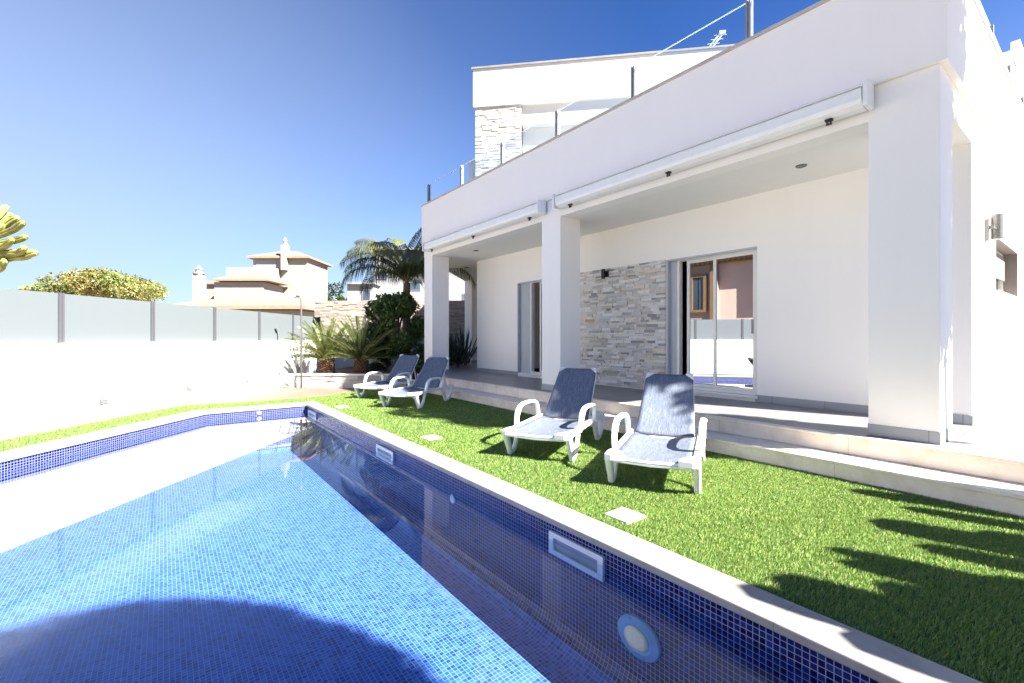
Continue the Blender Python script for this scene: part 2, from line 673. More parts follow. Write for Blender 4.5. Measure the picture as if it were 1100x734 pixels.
# frames in plan
VIEW = ((0, 0), (VC, -VS), (VS, VC))                 # a: to the right, b: straight ahead (used for far houses facing this way)
LW = ((-1.535, 7.967), (0.643, 0.766), (-0.766, 0.643))   # the left boundary wall: a along it, b outwards
UP = ((5.30, 8.40), (0.7002, -0.7140), (0.7140, 0.7002))  # the upper storey
def vz(v, d):
    return EYE + (362.5 - v) / 495.6 * d
def vl(u, d):
    return (u - 550) / 495.6 * d

# ================================================================== SETTING
POOL = [(2.03, 0.35), (2.03, 8.72), (0.53, 8.72), (-2.6, 4.99), (-2.6, 0.35)]      # tile line, anticlockwise


def offset_poly(poly, ds):
    """shift every edge inwards by ds[i] (poly anticlockwise)"""
    n = len(poly)
    lines = []
    for i in range(n):
        p, q = Vector(poly[i]), Vector(poly[(i + 1) % n])
        d = (q - p).normalized()
        nrm = Vector((-d.y, d.x))
        lines.append((p + nrm * ds[i], d))
    res = []
    for i in range(n):
        (p1, d1), (p2, d2) = lines[i - 1], lines[i]
        cr = d1.x * d2.y - d1.y * d2.x
        tt = ((p2.x - p1.x) * d2.y - (p2.y - p1.y) * d2.x) / cr
        r = p1 + d1 * tt
        res.append((r.x, r.y))
    return res


def sheet(name, outer, holes, z, mat):
    loops = [[Vector((x, y, 0)) for x, y in outer]] + [[Vector((x, y, 0)) for x, y in h] for h in holes]
    flat = [p for l in loops for p in l]
    tris = tessellate_polygon(loops)
    mb = MB()
    fs = []
    for a, b, c in tris:
        up = (flat[b] - flat[a]).cross(flat[c] - flat[a]).z > 0
        fs.append((a, b, c) if up else (c, b, a))
    mb.add([(p.x, p.y, z) for p in flat], fs)
    return mb.build(name, mat)


# coping outline
cop_in = offset_poly(POOL, [0.015] * 5)
cop_out = offset_poly(POOL, [-0.205, -0.30, -0.30, -0.30, -0.30])
# ground with an opening for the basin
struct(sheet('ground', [(-500, -500), (700, -500), (700, 900), (-500, 900)], [[(-2.85, 0.15), (-2.85, 8.9), (2.15, 8.9), (2.15, 0.15)]], -0.035, 'ground'))
# lawn backing
LAWN = [(-3.4, -3.0), (4.55, -3.0), (4.55, 10.25), (3.9, 10.35), (3.45, 10.22), (3.0, 10.0), (2.65, 9.86), (2.2, 9.76), (1.77, 9.72), (1.2, 9.74),
        (0.6, 9.86), (0.25, 9.93), (-0.30, 9.33), (-1.42, 7.92), (-3.4, 5.56)]
struct(sheet('lawn', LAWN, [offset_poly(POOL, [-0.10] * 5)], 0.0, 'lawn'))

# coping ring
mb = MB()
n5 = 5
zt, zb = 0.022, -0.020
ins = [(x, y) for x, y in cop_in]
mid = offset_poly(POOL, [0.0] * 5)
for i in range(n5):
    j = (i + 1) % n5
    a, b, c, d = cop_out[i], cop_out[j], cop_in[j], cop_in[i]
    mb.hexa([(*a, zb), (*b, zb), (*c, zb), (*d, zb), (*a, zt), (*b, zt), (*c, zt), (*d, zt)])
bmc = mb.build('pool_coping', 'coping', recalc=False)
bm = bmesh.new()
bm.from_mesh(bmc.data)
bmesh.ops.remove_doubles(bm, verts=bm.verts, dist=1e-4)
seen = {}
dele = []
for f in bm.faces:
    k = tuple(sorted(v.index for v in f.verts))
    if k in seen:
        dele += [f, seen[k]]
    seen[k] = f
bmesh.ops.delete(bm, geom=dele, context='FACES')
bmesh.ops.recalc_face_normals(bm, faces=bm.faces)
bm.to_mesh(bmc.data)
bm.free()
md = bmc.modifiers.new('bevel', 'BEVEL')
md.width = 0.008
md.segments = 3
md.limit_method = 'ANGLE'
struct(bmc)

# basin: walls with a rounded cove, then the floor
ZF = -0.74
RC = 0.16
prof = [(0.0, -0.0199, 0.0), (0.0, ZF + RC, 0.0)]
for k in range(1, 9):
    th = k / 8 * PI / 2
    prof.append((RC * (1 - math.cos(th)), ZF + RC * (1 - math.sin(th)), 0))
arc = 0
pr2 = []
for i, (d, z, _) in enumerate(prof):
    if i:
        arc += math.hypot(d - prof[i - 1][0], z - prof[i - 1][1])
    pr2.append((d, z, arc))
rings = [offset_poly(POOL, [d] * 5) for d, _, _ in pr2]
mbw, mbf = MB(), MB()
for i in range(5):
    j = (i + 1) % 5
    e = (Vector(POOL[j]) - Vector(POOL[i])).normalized()
    for k in range(len(pr2) - 1):
        q = [(*rings[k][i], pr2[k][1]), (*rings[k][j], pr2[k][1]), (*rings[k + 1][j], pr2[k + 1][1]), (*rings[k + 1][i], pr2[k + 1][1])]
        uvq = [(e.x * p[0] + e.y * p[1], -pr2[k if m < 2 else k + 1][2]) for m, p in enumerate(q)]
        (mbw if k < 5 else mbf).add(q, [(0, 1, 2, 3)], uvq)
fl = rings[-1]
mbf.add([(*p, ZF) for p in fl], [tuple(range(5))], [(p[0], p[1]) for p in fl])
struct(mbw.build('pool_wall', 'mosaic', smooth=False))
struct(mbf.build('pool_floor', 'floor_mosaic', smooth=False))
# water
wp = offset_poly(POOL, [0.001] * 5)
WZ = -0.112
mb = MB()
mb.add([(*p, WZ) for p in wp], [tuple(range(5))])
struct(mb.build('water', 'water'))

# paving between lawn, boundary wall and planter
PAVE = [(-6.7, 1.8), (-3.4, 5.56), (-1.42, 7.92), (-0.30, 9.33), (0.25, 9.93), (0.6, 9.86), (1.2, 9.74), (1.77, 9.72), (2.2, 9.76), (2.65, 9.86), (3.0, 10.0), (3.45, 10.22),
        (3.9, 10.35), (4.55, 10.25), (4.6, 10.35), (2.45, 12.02), (1.9, 12.1)]
struct(sheet('paving', PAVE, [], -0.004, 'terracotta'))
# near side deck behind the camera
struct(sheet('near_deck', [(-8, -7), (2.3, -7), (2.3, 0.1), (-8, 0.1)], [], -0.008, 'terracotta'))

# ---- terrace and steps (kerb-high risers of travertine)
EDGE_L = [(4.87, 10.25), (9.4, 14.85)]
mb = MB()
mb.prism([(4.905, -6), (4.905, 10.28), (9.4, 14.85), (18, 14.85), (18, -6)], -0.03, 0.318)
struct(mb.build('terrace', 'terrace'))
mb = MB()
mb.prism([(4.535, -6), (4.535, 9.92), (4.902, 10.27), (4.902, -6)], -0.03, 0.125)     # lower riser block
mb.prism([(4.515, -6), (4.515, 9.93), (4.895, 10.26), (4.895, -6)], 0.127, 0.157)     # lower tread slab
mb.prism([(4.875, -6), (4.875, 10.24), (4.903, 10.27), (4.903, -6)], 0.158, 0.290)    # upper riser
mb.prism([(4.858, -6), (4.858, 10.22), (4.96, 10.32), (4.96, -6)], 0.292, 0.3215)     # upper nosing
struct(mb.build('steps', 'travertine', bevel=0.006))

# ---- turf blades
def in_poly(P, poly):
    x, y = P[:, 0], P[:, 1]
    r = np.zeros(len(P), bool)
    n = len(poly)
    for i in range(n):
        x1, y1 = poly[i]
        x2, y2 = poly[(i + 1) % n]
        c = ((y1 > y) != (y2 > y)) & (x < (x2 - x1) * (y - y1) / (y2 - y1 + 1e-12) + x1)
        r ^= c
    return r

COVERS = [(2.455, 2.0, 0.0), (2.53, 4.94, 0.1), (2.43, 8.04, 0.1)]
def turf():
    out = []
    for x0, x1, y0, y1, den in ((2.2, 4.55, -0.6, 2.6, 26000), (2.2, 4.55, 2.6, 5.4, 12000), (2.2, 4.55, 5.4, 10.3, 5000), (-3.4, 2.2, 5, 10.1, 3600)):
        k = int((x1 - x0) * (y1 - y0) * den)
        out.append(np.column_stack([RNG.uniform(x0, x1, k), RNG.uniform(y0, y1, k)]))
    P = np.concatenate(out)
    keep = in_poly(P, LAWN) & ~in_poly(P, cop_out) & (P[:, 0] < 4.53)
    for cx, cy, _ in COVERS:
        keep &= ~((abs(P[:, 0] - cx) < 0.1) & (abs(P[:, 1] - cy) < 0.1))
    P = P[keep]
    n = len(P)
    d = np.hypot(P[:, 0], P[:, 1])
    wdt = np.clip(0.0009 + 0.00036 * d, 0.0012, 0.0045)
    h = RNG.uniform(0.013, 0.024, n)
    az = RNG.uniform(0, 2 * PI, n)
    lean = RNG.uniform(0.1, 0.8, n)
    # the pile leans slightly one way
    lx = np.cos(az) * lean * h + 0.006
    ly = np.sin(az) * lean * h - 0.004
    fa = RNG.uniform(0, PI, n)
    sx, sy = np.cos(fa) * wdt, np.sin(fa) * wdt
    z0 = np.zeros(n)
    v0 = np.column_stack([P[:, 0] - sx, P[:, 1] - sy, z0])
    v1 = np.column_stack([P[:, 0] + sx, P[:, 1] + sy, z0])
    v2 = np.column_stack([P[:, 0] + lx * 0.4 + sx * 0.8, P[:, 1] + ly * 0.4 + sy * 0.8, h * 0.65])
    v3 = np.column_stack([P[:, 0] + lx * 0.4 - sx * 0.8, P[:, 1] + ly * 0.4 - sy * 0.8, h * 0.65])
    v4 = np.column_stack([P[:, 0] + lx, P[:, 1] + ly, h])
    V = np.stack([v0, v1, v2, v3, v4], 1).reshape(-1, 3)
    b = np.arange(n)[:, None] * 5
    F = (b + np.array([[0, 1, 2, 3, 3, 2, 4]])).ravel()
    sizes = np.tile([4, 3], n)
    base = np.array([0.245, 0.345, 0.082])
    t1 = RNG.normal(1, 0.17, (n, 1)).clip(0.45, 1.6)
    col = base * t1
    strawy = RNG.random(n) < 0.09
    col[strawy] = np.array([0.42, 0.42, 0.17]) * t1[strawy]
    dk = RNG.random(n) < 0.2
    col[dk] = np.array([0.11, 0.25, 0.045]) * t1[dk]
    tint = np.repeat(col, 5, 0)
    o = np_mesh('grass', V, F, sizes, 'blade', tint=tint)
    tag(o, 'short bright green artificial turf between pool and terrace steps', 'grass', kind='stuff')
turf()

# ================================================================== VILLA
villa = thing('villa', (5.1, 5.5, 0), 'modern white two storey villa with pillared porch beside the pool', 'house')
ZT, ZS = 0.318, 3.15       # terrace level, soffit
FASC = [(5.04, 0.85), (5.04, 10.33), (9.05, 14.6), (17, 14.6), (17, 0.85)]


def wall_with_openings(mb, axis, c0, c1, s0, s1, z0, z1, ops):
    """wall of thickness c0..c1; runs s0..s1 along the other axis; ops = (sa, sb, za, zb)"""
    def bx(a, b, za, zb):
        if b - a < 1e-4 or zb - za < 1e-4:
            return
        if axis == 'x':
            mb.box(c0, c1, a, b, za, zb)
        else:
            mb.box(a, b, c0, c1, za, zb)
    cur = s0
    for sa, sb, za, zb in sorted(ops):
        bx(cur, sa, z0, z1)
        bx(sa, sb, z0, za)
        bx(sa, sb, zb, z1)
        cur = sb
    bx(cur, s1, z0, z1)


D1 = (3.0, 4.42, 0.40, 2.44)
D2 = (6.62, 8.33, 0.40, 2.44)
mb = MB()
wall_with_openings(mb, 'x', 6.45, 6.75, 0.91, 10.03, ZT, ZS + 0.02, [D1, D2])
mb.build('front_wall', 'white_wall', villa)
mb = MB()
wall_with_openings(mb, 'y', 0.912, 1.21, 6.7515, 17, ZT, ZS + 0.02, [(7.92, 9.80, 1.76, 2.41)])
mb.build('side_wall', 'white_wall', villa)
mb = MB()
mb.box(6.752, 16.8, 9.73, 10.03, ZT, ZS + 0.02)
mb.build('end_wall', 'white_wall', villa)
# soffit slab, beam face
mb = MB()
mb.prism([(5.09, 0.91), (5.09, 10.30), (9.05, 14.5), (16.9, 14.5), (16.9, 0.91)], ZS, 3.449)
mb.build('porch_ceiling', 'soffit', villa)
mb = MB()
mb.box(5.083, 5.30, 0.905, 10.29, ZS - 0.003, 3.4485)
mb.box(5.301, 16.9, 0.904, 1.2, ZS - 0.003, 3.4485)
mb.build('porch_beam', 'white_wall', villa)
mb = MB()
mb.prism(FASC, 3.45, 3.75)
inner = offset_poly([FASC[i] for i in (4, 3, 2, 1, 0)][::-1][::-1], [0.2] * 5) if False else None
ccw = FASC[::-1]
inn = offset_poly(ccw, [0.2] * 5)
for i in range(5):
    j = (i + 1) % 5
    a, b, c, d = ccw[i], ccw[j], inn[j], inn[i]
    mb.hexa([(*a, 3.75), (*b, 3.75), (*c, 3.75), (*d, 3.75), (*a, 4.39), (*b, 4.39), (*c, 4.39), (*d, 4.39)])
mb.build('parapet', 'white_wall', villa)
mb = MB()
co, ci = offset_poly(ccw, [-0.018] * 5), offset_poly(ccw, [0.225] * 5)
for i in range(5):
    j = (i + 1) % 5
    a, b, c, d = co[i], co[j], ci[j], ci[i]
    mb.hexa([(*a, 4.391), (*b, 4.391), (*c, 4.391), (*d, 4.391), (*a, 4.425), (*b, 4.425), (*c, 4.425), (*d, 4.425)])
mb.build('parapet_cap', 'cap', villa)

# pillars
def pillar(x0, x1, y0, y1):
    mb = MB()
    mb.box(x0 - 0.016, x1, y0 - 0.014, y1, ZT, 3.4485)
    p = mb.build('pillar', 'white_wall', villa, bevel=0.006)
    m2 = MB()
    g = 0.010
    m2.box(x0 - 0.02, x1 + 0.004, y0 - 0.018, y1 + 0.004, ZT + 0.001, ZT + 0.105)
    m2.build('skirting', 'skirting', p, bevel=0.003)
pillar(5.095, 5.53, 0.915, 1.385)
pillar(5.095, 5.53, 5.45, 5.89)
pillar(5.095, 5.53, 9.87, 10.27)
pillar(8.35, 8.8, 13.3, 13.75)
# skirting along the walls
for a, b in ((0.92, D1[0] + 0.02), (D1[1] - 0.02, 4.44), (D2[1] - 0.02, 10.04)):
    mb = MB()
    mb.box(6.438, 6.4495, a, b, ZT + 0.001, ZT + 0.10)
    mb.build('skirting', 'skirting', villa)
mb = MB()
mb.box(6.438, 7.2, 0.899, 0.911, ZT + 0.001, ZT + 0.10)
mb.build('skirting', 'skirting', villa)


# ---- ledger stone cladding: one mesh of many hewn pieces
def cladding(mb, fr, L, z0, z1, rows, wmin, wmax, depth, pal, seed=1, back=0.02):
    """pieces face the -b side of frame fr"""
    r = random.Random(seed)
    z = z0
    while z < z1 - 0.006:
        h = r.uniform(*rows)
        if z1 - (z + h) < rows[0] * 0.7:
            h = z1 - z
        a = 0.0
        while a < L - 1e-3:
            wd = r.uniform(wmin, wmax)
            if L - (a + wd) < wmin:
                wd = L - a
            d = r.uniform(0.2, 1) * depth
            c = r.choices(pal, [p[3] for p in pal])[0][:3]
            k = r.uniform(0.82, 1.15)
            c = tuple(min(0.85, x * k) for x in c)
            split = r.random() < 0.3 and h > rows[0] * 1.4
            for zz, hh, dd in (((z, h / 2, d), (z + h / 2, h / 2, r.uniform(0.2, 1) * depth)) if split else ((z, h, d),)):
                g = 0.0012
                sk = r.uniform(-0.004, 0.004)
                q = [fpt(fr, a + g, -dd), fpt(fr, a + wd - g, -dd + sk), fpt(fr, a + wd - g, back), fpt(fr, a + g, back)]
                mb.hexa([(x, y, zz + g) for x, y in q] + [(x, y, zz + hh - g) for x, y in q], tint=c)
            a += wd
        z += h

PAL_GREY = [(0.70, 0.67, 0.63, 5), (0.54, 0.53, 0.51, 2.5), (0.80, 0.78, 0.74, 6), (0.70, 0.62, 0.50, 2.0), (0.34, 0.34, 0.34, 1.3), (0.60, 0.43, 0.26, 0.3), (0.74, 0.72, 0.69, 4)]
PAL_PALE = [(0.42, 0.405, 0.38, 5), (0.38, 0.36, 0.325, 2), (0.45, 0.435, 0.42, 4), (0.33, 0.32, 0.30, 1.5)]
PAL_BEIGE = [(0.31, 0.265, 0.22, 5), (0.34, 0.30, 0.26, 4), (0.27, 0.22, 0.175, 2), (0.36, 0.33, 0.29, 3)]
mb = MB()
cladding(mb, ((6.44, 6.60), (0, -1), (1, 0)), 2.17, ZT + 0.02, 2.45, (0.020, 0.052), 0.06, 0.27, 0.026, PAL_GREY, 5, back=0.008)
mb.build('stone_cladding', 'stone', villa)

# ---- sliding doors
def sliding_door(y0, y1, z0, z1, handle_y, mid_y=None, y1w=None, gap=0.0):
    X = 6.50
    f = MB()
    fw = 0.04
    f.box(X, X + 0.09, y0, y1, z1 - fw, z1)
    f.box(X, X + 0.09, y0, y1, z0, z0 + fw)
    f.box(X, X + 0.09, y0, y0 + fw, z0 + fw, z1 - fw)
    f.box(X, X + 0.09, y1 - fw, y1, z0 + fw, z1 - fw)
    d = f.build('sliding_door', 'frame', villa, bevel=0.003)
    m = mid_y if mid_y else (y0 + y1) / 2
    for k, (a, b, xo) in enumerate(((y0 + fw, m + 0.035, 0.012), (m - 0.035 - gap * 0.3, y1 - fw - gap, 0.052))):
        s = MB()
        st = 0.046
        za, zb = z0 + fw + 0.001, z1 - fw - 0.001
        xa, xb = X + xo, X + xo + 0.034
        s.box(xa, xb, a, a + st, za, zb)
        s.box(xa, xb, b - st, b, za, zb)
        s.box(xa, xb, a + st, b - st, zb - st, zb)
        s.box(xa, xb, a + st, b - st, za, za + st)
        s.build('sash', 'frame', d, bevel=0.002)
        g = MB()
        g.box(xa + 0.013, xa + 0.021, a + st, b - st, za + st, zb - st)
        g.build('pane', 'window_glass', d)
    h = MB()
    h.box(X - 0.008, X + 0.012, handle_y - 0.012, handle_y + 0.012, 1.25, 1.45)
    h.build('handle', 'grey_metal', d, bevel=0.003)
    s = MB()
    s.box(6.41, 6.499, y0 - 0.02, y1 + 0.02, z0 - 0.035, z0 + 0.004)
    s.build('threshold', 'frame', d, bevel=0.004)
    r = MB()          # grey lining of the recess, a roller-shutter guide on each side and the box lip above
    r.box(6.444, 6.4995, y0 + 0.002, y1w - 0.004, z1 - 0.028, z1 - 0.001)
    r.box(6.444, 6.4995, y1w - 0.03, y1w - 0.001, z0, z1 - 0.029)
    r.build('door_lining', 'reveal', d, bevel=0.002)
    return d
sliding_door(D1[0], D1[1] - 0.16, D1[2], D1[3], D1[0] + 0.09, y1w=D1[1], gap=0.10)
sliding_door(D2[0], D2[1] - 0.40, D2[2], D2[3], D2[0] + 0.09, y1w=D2[1], gap=0.22)
# wide reveals left of the leaves: the leaf of each roller-shutter slot
for dd, wd in ((D1, 0.159), (D2, 0.399)):
    mb = MB()
    mb.box(6.515, 6.545, dd[1] - wd, dd[1] - 0.001, dd[2], dd[3])
    mb.build('shutter_panel', 'reveal', villa)
# dark sheets standing for the unlit interior at the door gaps, near-black rooms behind
for y0, y1 in ((D1[1] - 0.36, D1[1] - 0.20), (D2[1] - 0.72, D2[1] - 0.46)):
    mb = MB()
    nf = 12
    fr_ = [(6.70 + 0.02 * math.sin(k * 2.1), y0 + (y1 - y0) * k / nf) for k in range(nf + 1)]
    mb.add([(x, y, z) for z in (0.4, 2.4) for x, y in fr_] + [(x + 0.008, y, z) for z in (0.4, 2.4) for x, y in fr_],
           [(k, k + 1, k + nf + 2, k + nf + 1) for k in range(nf)] + [(k + 2 * nf + 3, k + 2 * nf + 2, k + 3 * nf + 3, k + 3 * nf + 4) for k in range(nf)])
    mb.build('gap_shade', 'gap_shade', villa)
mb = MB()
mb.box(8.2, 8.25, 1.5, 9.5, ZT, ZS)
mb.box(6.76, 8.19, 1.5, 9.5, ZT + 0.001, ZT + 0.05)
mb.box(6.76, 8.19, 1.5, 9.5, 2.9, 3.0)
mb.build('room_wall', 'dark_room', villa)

# ---- side window
f = MB()
x0, x1, z0, z1 = 7.92, 9.80, 1.76, 2.41
f.box(x0, x1, 1.05, 1.11, z1 - 0.06, z1)
f.box(x0, x1, 1.05, 1.11, z0, z0 + 0.06)
for xa in (x0, (x0 + x1) / 2 - 0.03, x1 - 0.06):
    f.box(xa, xa + 0.06, 1.05, 1.11, z0 + 0.06, z1 - 0.06)
win = f.build('window', 'frame', villa)
g = MB()
g.box(x0 + 0.06, x1 - 0.06, 1.075, 1.085, z0 + 0.06, z1 - 0.06)
g.build('pane', 'window_glass', win)
g = MB()
g.box(x0 + 0.061, x1 - 0.061, 1.03, 1.049, z0 + 0.25, z1 - 0.061)
g.build('roller_shutter', 'beige_shutter', win)
g = MB()
for a_, b_, c_, d_ in ((x0 - 0.002, x0 + 0.012, z0, z1), (x1 - 0.012, x1 + 0.002, z0, z1), (x0 + 0.013, x1 - 0.013, z1 - 0.012, z1 + 0.002)):
    g.box(a_, b_, 0.910, 1.048, c_, d_)
g.build('window_lining', 'beige_shutter', win)
g = MB()
g.box(x0 - 0.04, x1 + 0.04, 0.875, 1.0, z0 - 0.05, z0 - 0.001)
g.build('window_sill', 'frame', win, bevel=0.006)

# ---- upper storey
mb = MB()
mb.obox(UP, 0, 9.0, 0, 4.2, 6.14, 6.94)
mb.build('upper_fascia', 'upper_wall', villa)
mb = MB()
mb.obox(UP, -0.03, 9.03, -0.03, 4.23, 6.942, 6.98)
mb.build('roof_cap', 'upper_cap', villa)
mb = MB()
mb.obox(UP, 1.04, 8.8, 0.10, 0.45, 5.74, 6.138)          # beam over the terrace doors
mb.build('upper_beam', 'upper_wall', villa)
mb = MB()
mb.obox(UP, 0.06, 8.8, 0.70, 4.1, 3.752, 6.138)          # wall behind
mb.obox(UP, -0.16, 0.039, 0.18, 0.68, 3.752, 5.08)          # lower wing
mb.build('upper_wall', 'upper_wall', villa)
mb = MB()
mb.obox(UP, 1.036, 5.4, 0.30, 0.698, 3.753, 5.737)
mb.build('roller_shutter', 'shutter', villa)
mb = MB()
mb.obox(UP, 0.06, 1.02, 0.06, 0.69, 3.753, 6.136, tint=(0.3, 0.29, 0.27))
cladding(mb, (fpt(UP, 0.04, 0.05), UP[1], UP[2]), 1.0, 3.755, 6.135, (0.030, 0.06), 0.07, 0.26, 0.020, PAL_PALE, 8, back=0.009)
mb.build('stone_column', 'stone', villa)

# ================================================================== THINGS ON THE VILLA
def balustrade(name, label, axis, c, posts, s_end, z0=4.426, z1=4.895):
    mid = (posts[0] + s_end) / 2
    loc = (c, mid, z0) if axis == 'y' else (mid, c, z0)
    t = thing(name, loc, label, 'balustrade', 'glass balustrades round the roof terrace')
    def bx(mb, s0, s1, w0, w1, za, zb):
        if axis == 'y':
            mb.box(c + w0, c + w1, s0, s1, za, zb)
        else:
            mb.box(s0, s1, c + w0, c + w1, za, zb)
    for p in posts:
        m = MB()
        bx(m, p - 0.028, p - 0.006, -0.03, 0.03, z0, z1 + 0.01)
        bx(m, p + 0.006, p + 0.028, -0.03, 0.03, z0, z1 + 0.01)
        bx(m, p - 0.005, p + 0.005, -0.018, 0.018, z0, z1 - 0.01)
        m.build('post', 'grey_metal', t)
    ps = list(posts) + [s_end]
    for a, b in zip(ps[:-1], ps[1:]):
        a, b = min(a, b), max(a, b)
        m = MB()
        bx(m, a + 0.03, b - 0.03, -0.005, 0.005, z0 + 0.01, z1 - 0.004)
        g = m.build('glass_panel', 'rail_glass', t)
        m = MB()
        bx(m, a + 0.03, b - 0.03, -0.006, 0.006, z1 - 0.0035, z1 + 0.004)
        m.build('polished_edge', 'glass_edge', g)
    return t
balustrade('glass_balustrade', 'long clear glass balustrade on the parapet above the awnings', 'y', 5.14, [10.15, 8.6, 7.1, 5.567, 4.033, 2.474], 0.95)
balustrade('glass_balustrade', 'clear glass balustrade on the sunlit side parapet above the wall lamp', 'x', 0.95, [5.05, 6.45, 7.85, 9.22, 10.6, 12.0], 13.4)

def awning(y0, y1, label):
    t = thing('awning', (5.04, (y0 + y1) / 2, 3.3), label, 'awning', 'retracted awnings under the parapet')
    m = MB()
    prof = [(5.036, 3.23), (4.945, 3.235), (4.90, 3.262), (4.885, 3.30), (4.885, 3.392), (4.895, 3.40), (5.036, 3.40)]
    n = len(prof)
    m.add([(x, y0 + 0.05, z) for x, z in prof] + [(x, y1 - 0.05, z) for x, z in prof],
          [tuple(range(n)), tuple(range(n, 2 * n))[::-1]] + [(i, i + n, (i + 1) % n + n, (i + 1) % n) for i in range(n)])
    m.build('cassette', 'plastic', t, bevel=0.004, recalc=True)
    m = MB()
    m.add([(x, y, z) for y in (y0 + 0.04, y1 - 0.04) for x, z in ((5.037, 3.405), (4.872, 3.405), (4.868, 3.41), (4.885, 3.425), (5.037, 3.436))],
          [(0, 1, 2, 3, 4), (9, 8, 7, 6, 5)] + [(i, i + 5, (i + 1) % 5 + 5, (i + 1) % 5) for i in range(5)])
    m.build('cover', 'plastic', t, recalc=True)
    for y in (y0, y1):
        m = MB()
        m.box(4.862, 5.038, min(y, y + (0.038 if y == y0 else -0.038)), max(y, y + (0.038 if y == y0 else -0.038)), 3.222, 3.445)
        m.build('end_cap', 'plastic', t, bevel=0.008)
    for y in (y0 + 0.32, (y0 + y1) / 2, y1 - 0.32):
        m = MB()
        m.box(4.93, 4.975, y - 0.03, y + 0.03, 3.214, 3.232)
        m.box(4.945, 4.962, y - 0.02, y - 0.008, 3.185, 3.214)
        m.box(4.945, 4.962, y + 0.008, y + 0.02, 3.185, 3.214)
        m.tube([(4.953, y - 0.022, 3.188), (4.953, y + 0.022, 3.188)], 0.011, 8)
        m.build('bracket', 'black_metal', t)
awning(1.33, 5.40, 'long white awning cassette over the porch bay with the stone wall')
awning(5.74, 9.95, 'white awning cassette over the far porch bay by the palm')

def downlight(x, y, label):
    t = thing('ceiling_light', (x, y, ZS), label, 'ceiling light', 'recessed ceiling lights in the porch')
    m = MB()
    m.lathe((x, y, ZS - 0.012), [(0.045, 0.0115), (0.058, 0.0115), (0.058, 0.004), (0.052, 0.0), (0.040, 0.003)], 20)
    r = m.build('bezel', 'steel', t, smooth=False)
    m = MB()
    m.lathe((x, y, ZS - 0.006), [(0.039, 0.0), (0.039, 0.005)], 20)
    m.build('lens', 'pool_lens', t)
downlight(5.78, 2.2, 'recessed ceiling light in the porch bay nearest the corner pillar')
downlight(5.6, 8.75, 'recessed ceiling light above the far sliding door bay')
downlight(6.75, 11.0, 'small recessed ceiling light in the porch beyond the far pillar')

def wall_lamp_stone():
    t = thing('wall_lamp', (6.40, 5.643, 2.34), 'black up and down wall lamp on the grey stone cladding', 'wall lamp')
    m = MB()
    m.box(6.395, 6.417, 5.59, 5.66, 2.29, 2.40)
    m.build('back_plate', 'black_metal', t, bevel=0.003)
    m = MB()
    m.lathe((6.345, 5.66, 2.26), [(0.036, 0), (0.038, 0.004), (0.038, 0.166), (0.036, 0.17)], 20)
    m.build('lamp_body', 'black_metal', t, smooth=False)
wall_lamp_stone()
def wall_lamp_side():
    t = thing('wall_lamp', (7.45, 0.91, 2.40), 'silver cylinder wall lamp beside the small side window', 'wall lamp')
    m = MB()
    m.box(7.20, 7.30, 0.885, 0.911, 2.26, 2.50)
    m.build('back_plate', 'steel', t, bevel=0.004)
    m = MB()
    m.box(7.305, 7.42, 0.845, 0.86, 2.40, 2.42)
    m.box(7.24, 7.306, 0.845, 0.884, 2.395, 2.425)
    m.build('arm', 'steel', t)
    m = MB()
    m.lathe((7.46, 0.845, 2.30), [(0.048, 0), (0.052, 0.005), (0.052, 0.275), (0.048, 0.28)], 24)
    m.build('lamp_body', 'steel', t)
wall_lamp_side()

def antenna():
    x, y = fpt(UP, 5.15, 1.1)
    t = thing('antenna', (x, y, 6.98), 'small white television antenna on the upper roof', 'antenna')
    m = MB()
    m.tube([(x, y, 6.97), (x, y, 7.50)], 0.016, 8)
    m.build('mast', 'plastic', t)
    m = MB()
    b0 = Vector((x - 0.20, y + 0.20, 7.30))
    b1 = Vector((x + 0.16, y - 0.16, 7.93))
    side = Vector((0.7, 0.714, 0)).normalized()
    e1 = Vector((0.7, -0.714, 0)) * 0.04
    for o in (-1, 1):
        m.tube([b0 + e1 * o, b1 + e1 * o], 0.012, 6)
    for k in range(7):
        q = b0.lerp(b1, (k + 0.5) / 7)
        m.tube([q - e1 * 3.2, q + e1 * 3.2], 0.006, 6)
        m.tube([q - side * 0.10, q + side * 0.10], 0.006, 6)
    m.tube([b1 - e1 * 1.6, b1 + e1 * 1.6], 0.045, 8)
    m.build('boom', 'plastic', t)
antenna()

def pergola():
    t = thing('pergola', (14.2, 2.6, 3.75), 'white roof terrace pergola behind the side glass balustrade', 'pergola')
    m = MB()
    m.box(12.7, 15.7, 1.25, 4.0, 6.46, 6.60)
    m.box(12.4, 15.9, 1.12, 1.24, 6.44, 6.62)
    m.build('roof', 'plastic', t, bevel=0.01)
    for x in (13.0, 15.2):
        for y in (1.3, 3.8):
            m = MB()
            m.box(x, x + 0.16, y, y + 0.16, 3.75, 6.458)
            m.build('post', 'plastic', t, bevel=0.01)
pergola()

# ================================================================== BOUNDARY WALL, SCREEN, LIGHTS
m = MB()
m.obox(LW, -14, 12.5, 0.0, 0.2, -0.05, 1.12)
tag(m.build('boundary_wall', 'boundary', bevel=0.008), 'long low white rendered wall along the left of the pool', 'wall')

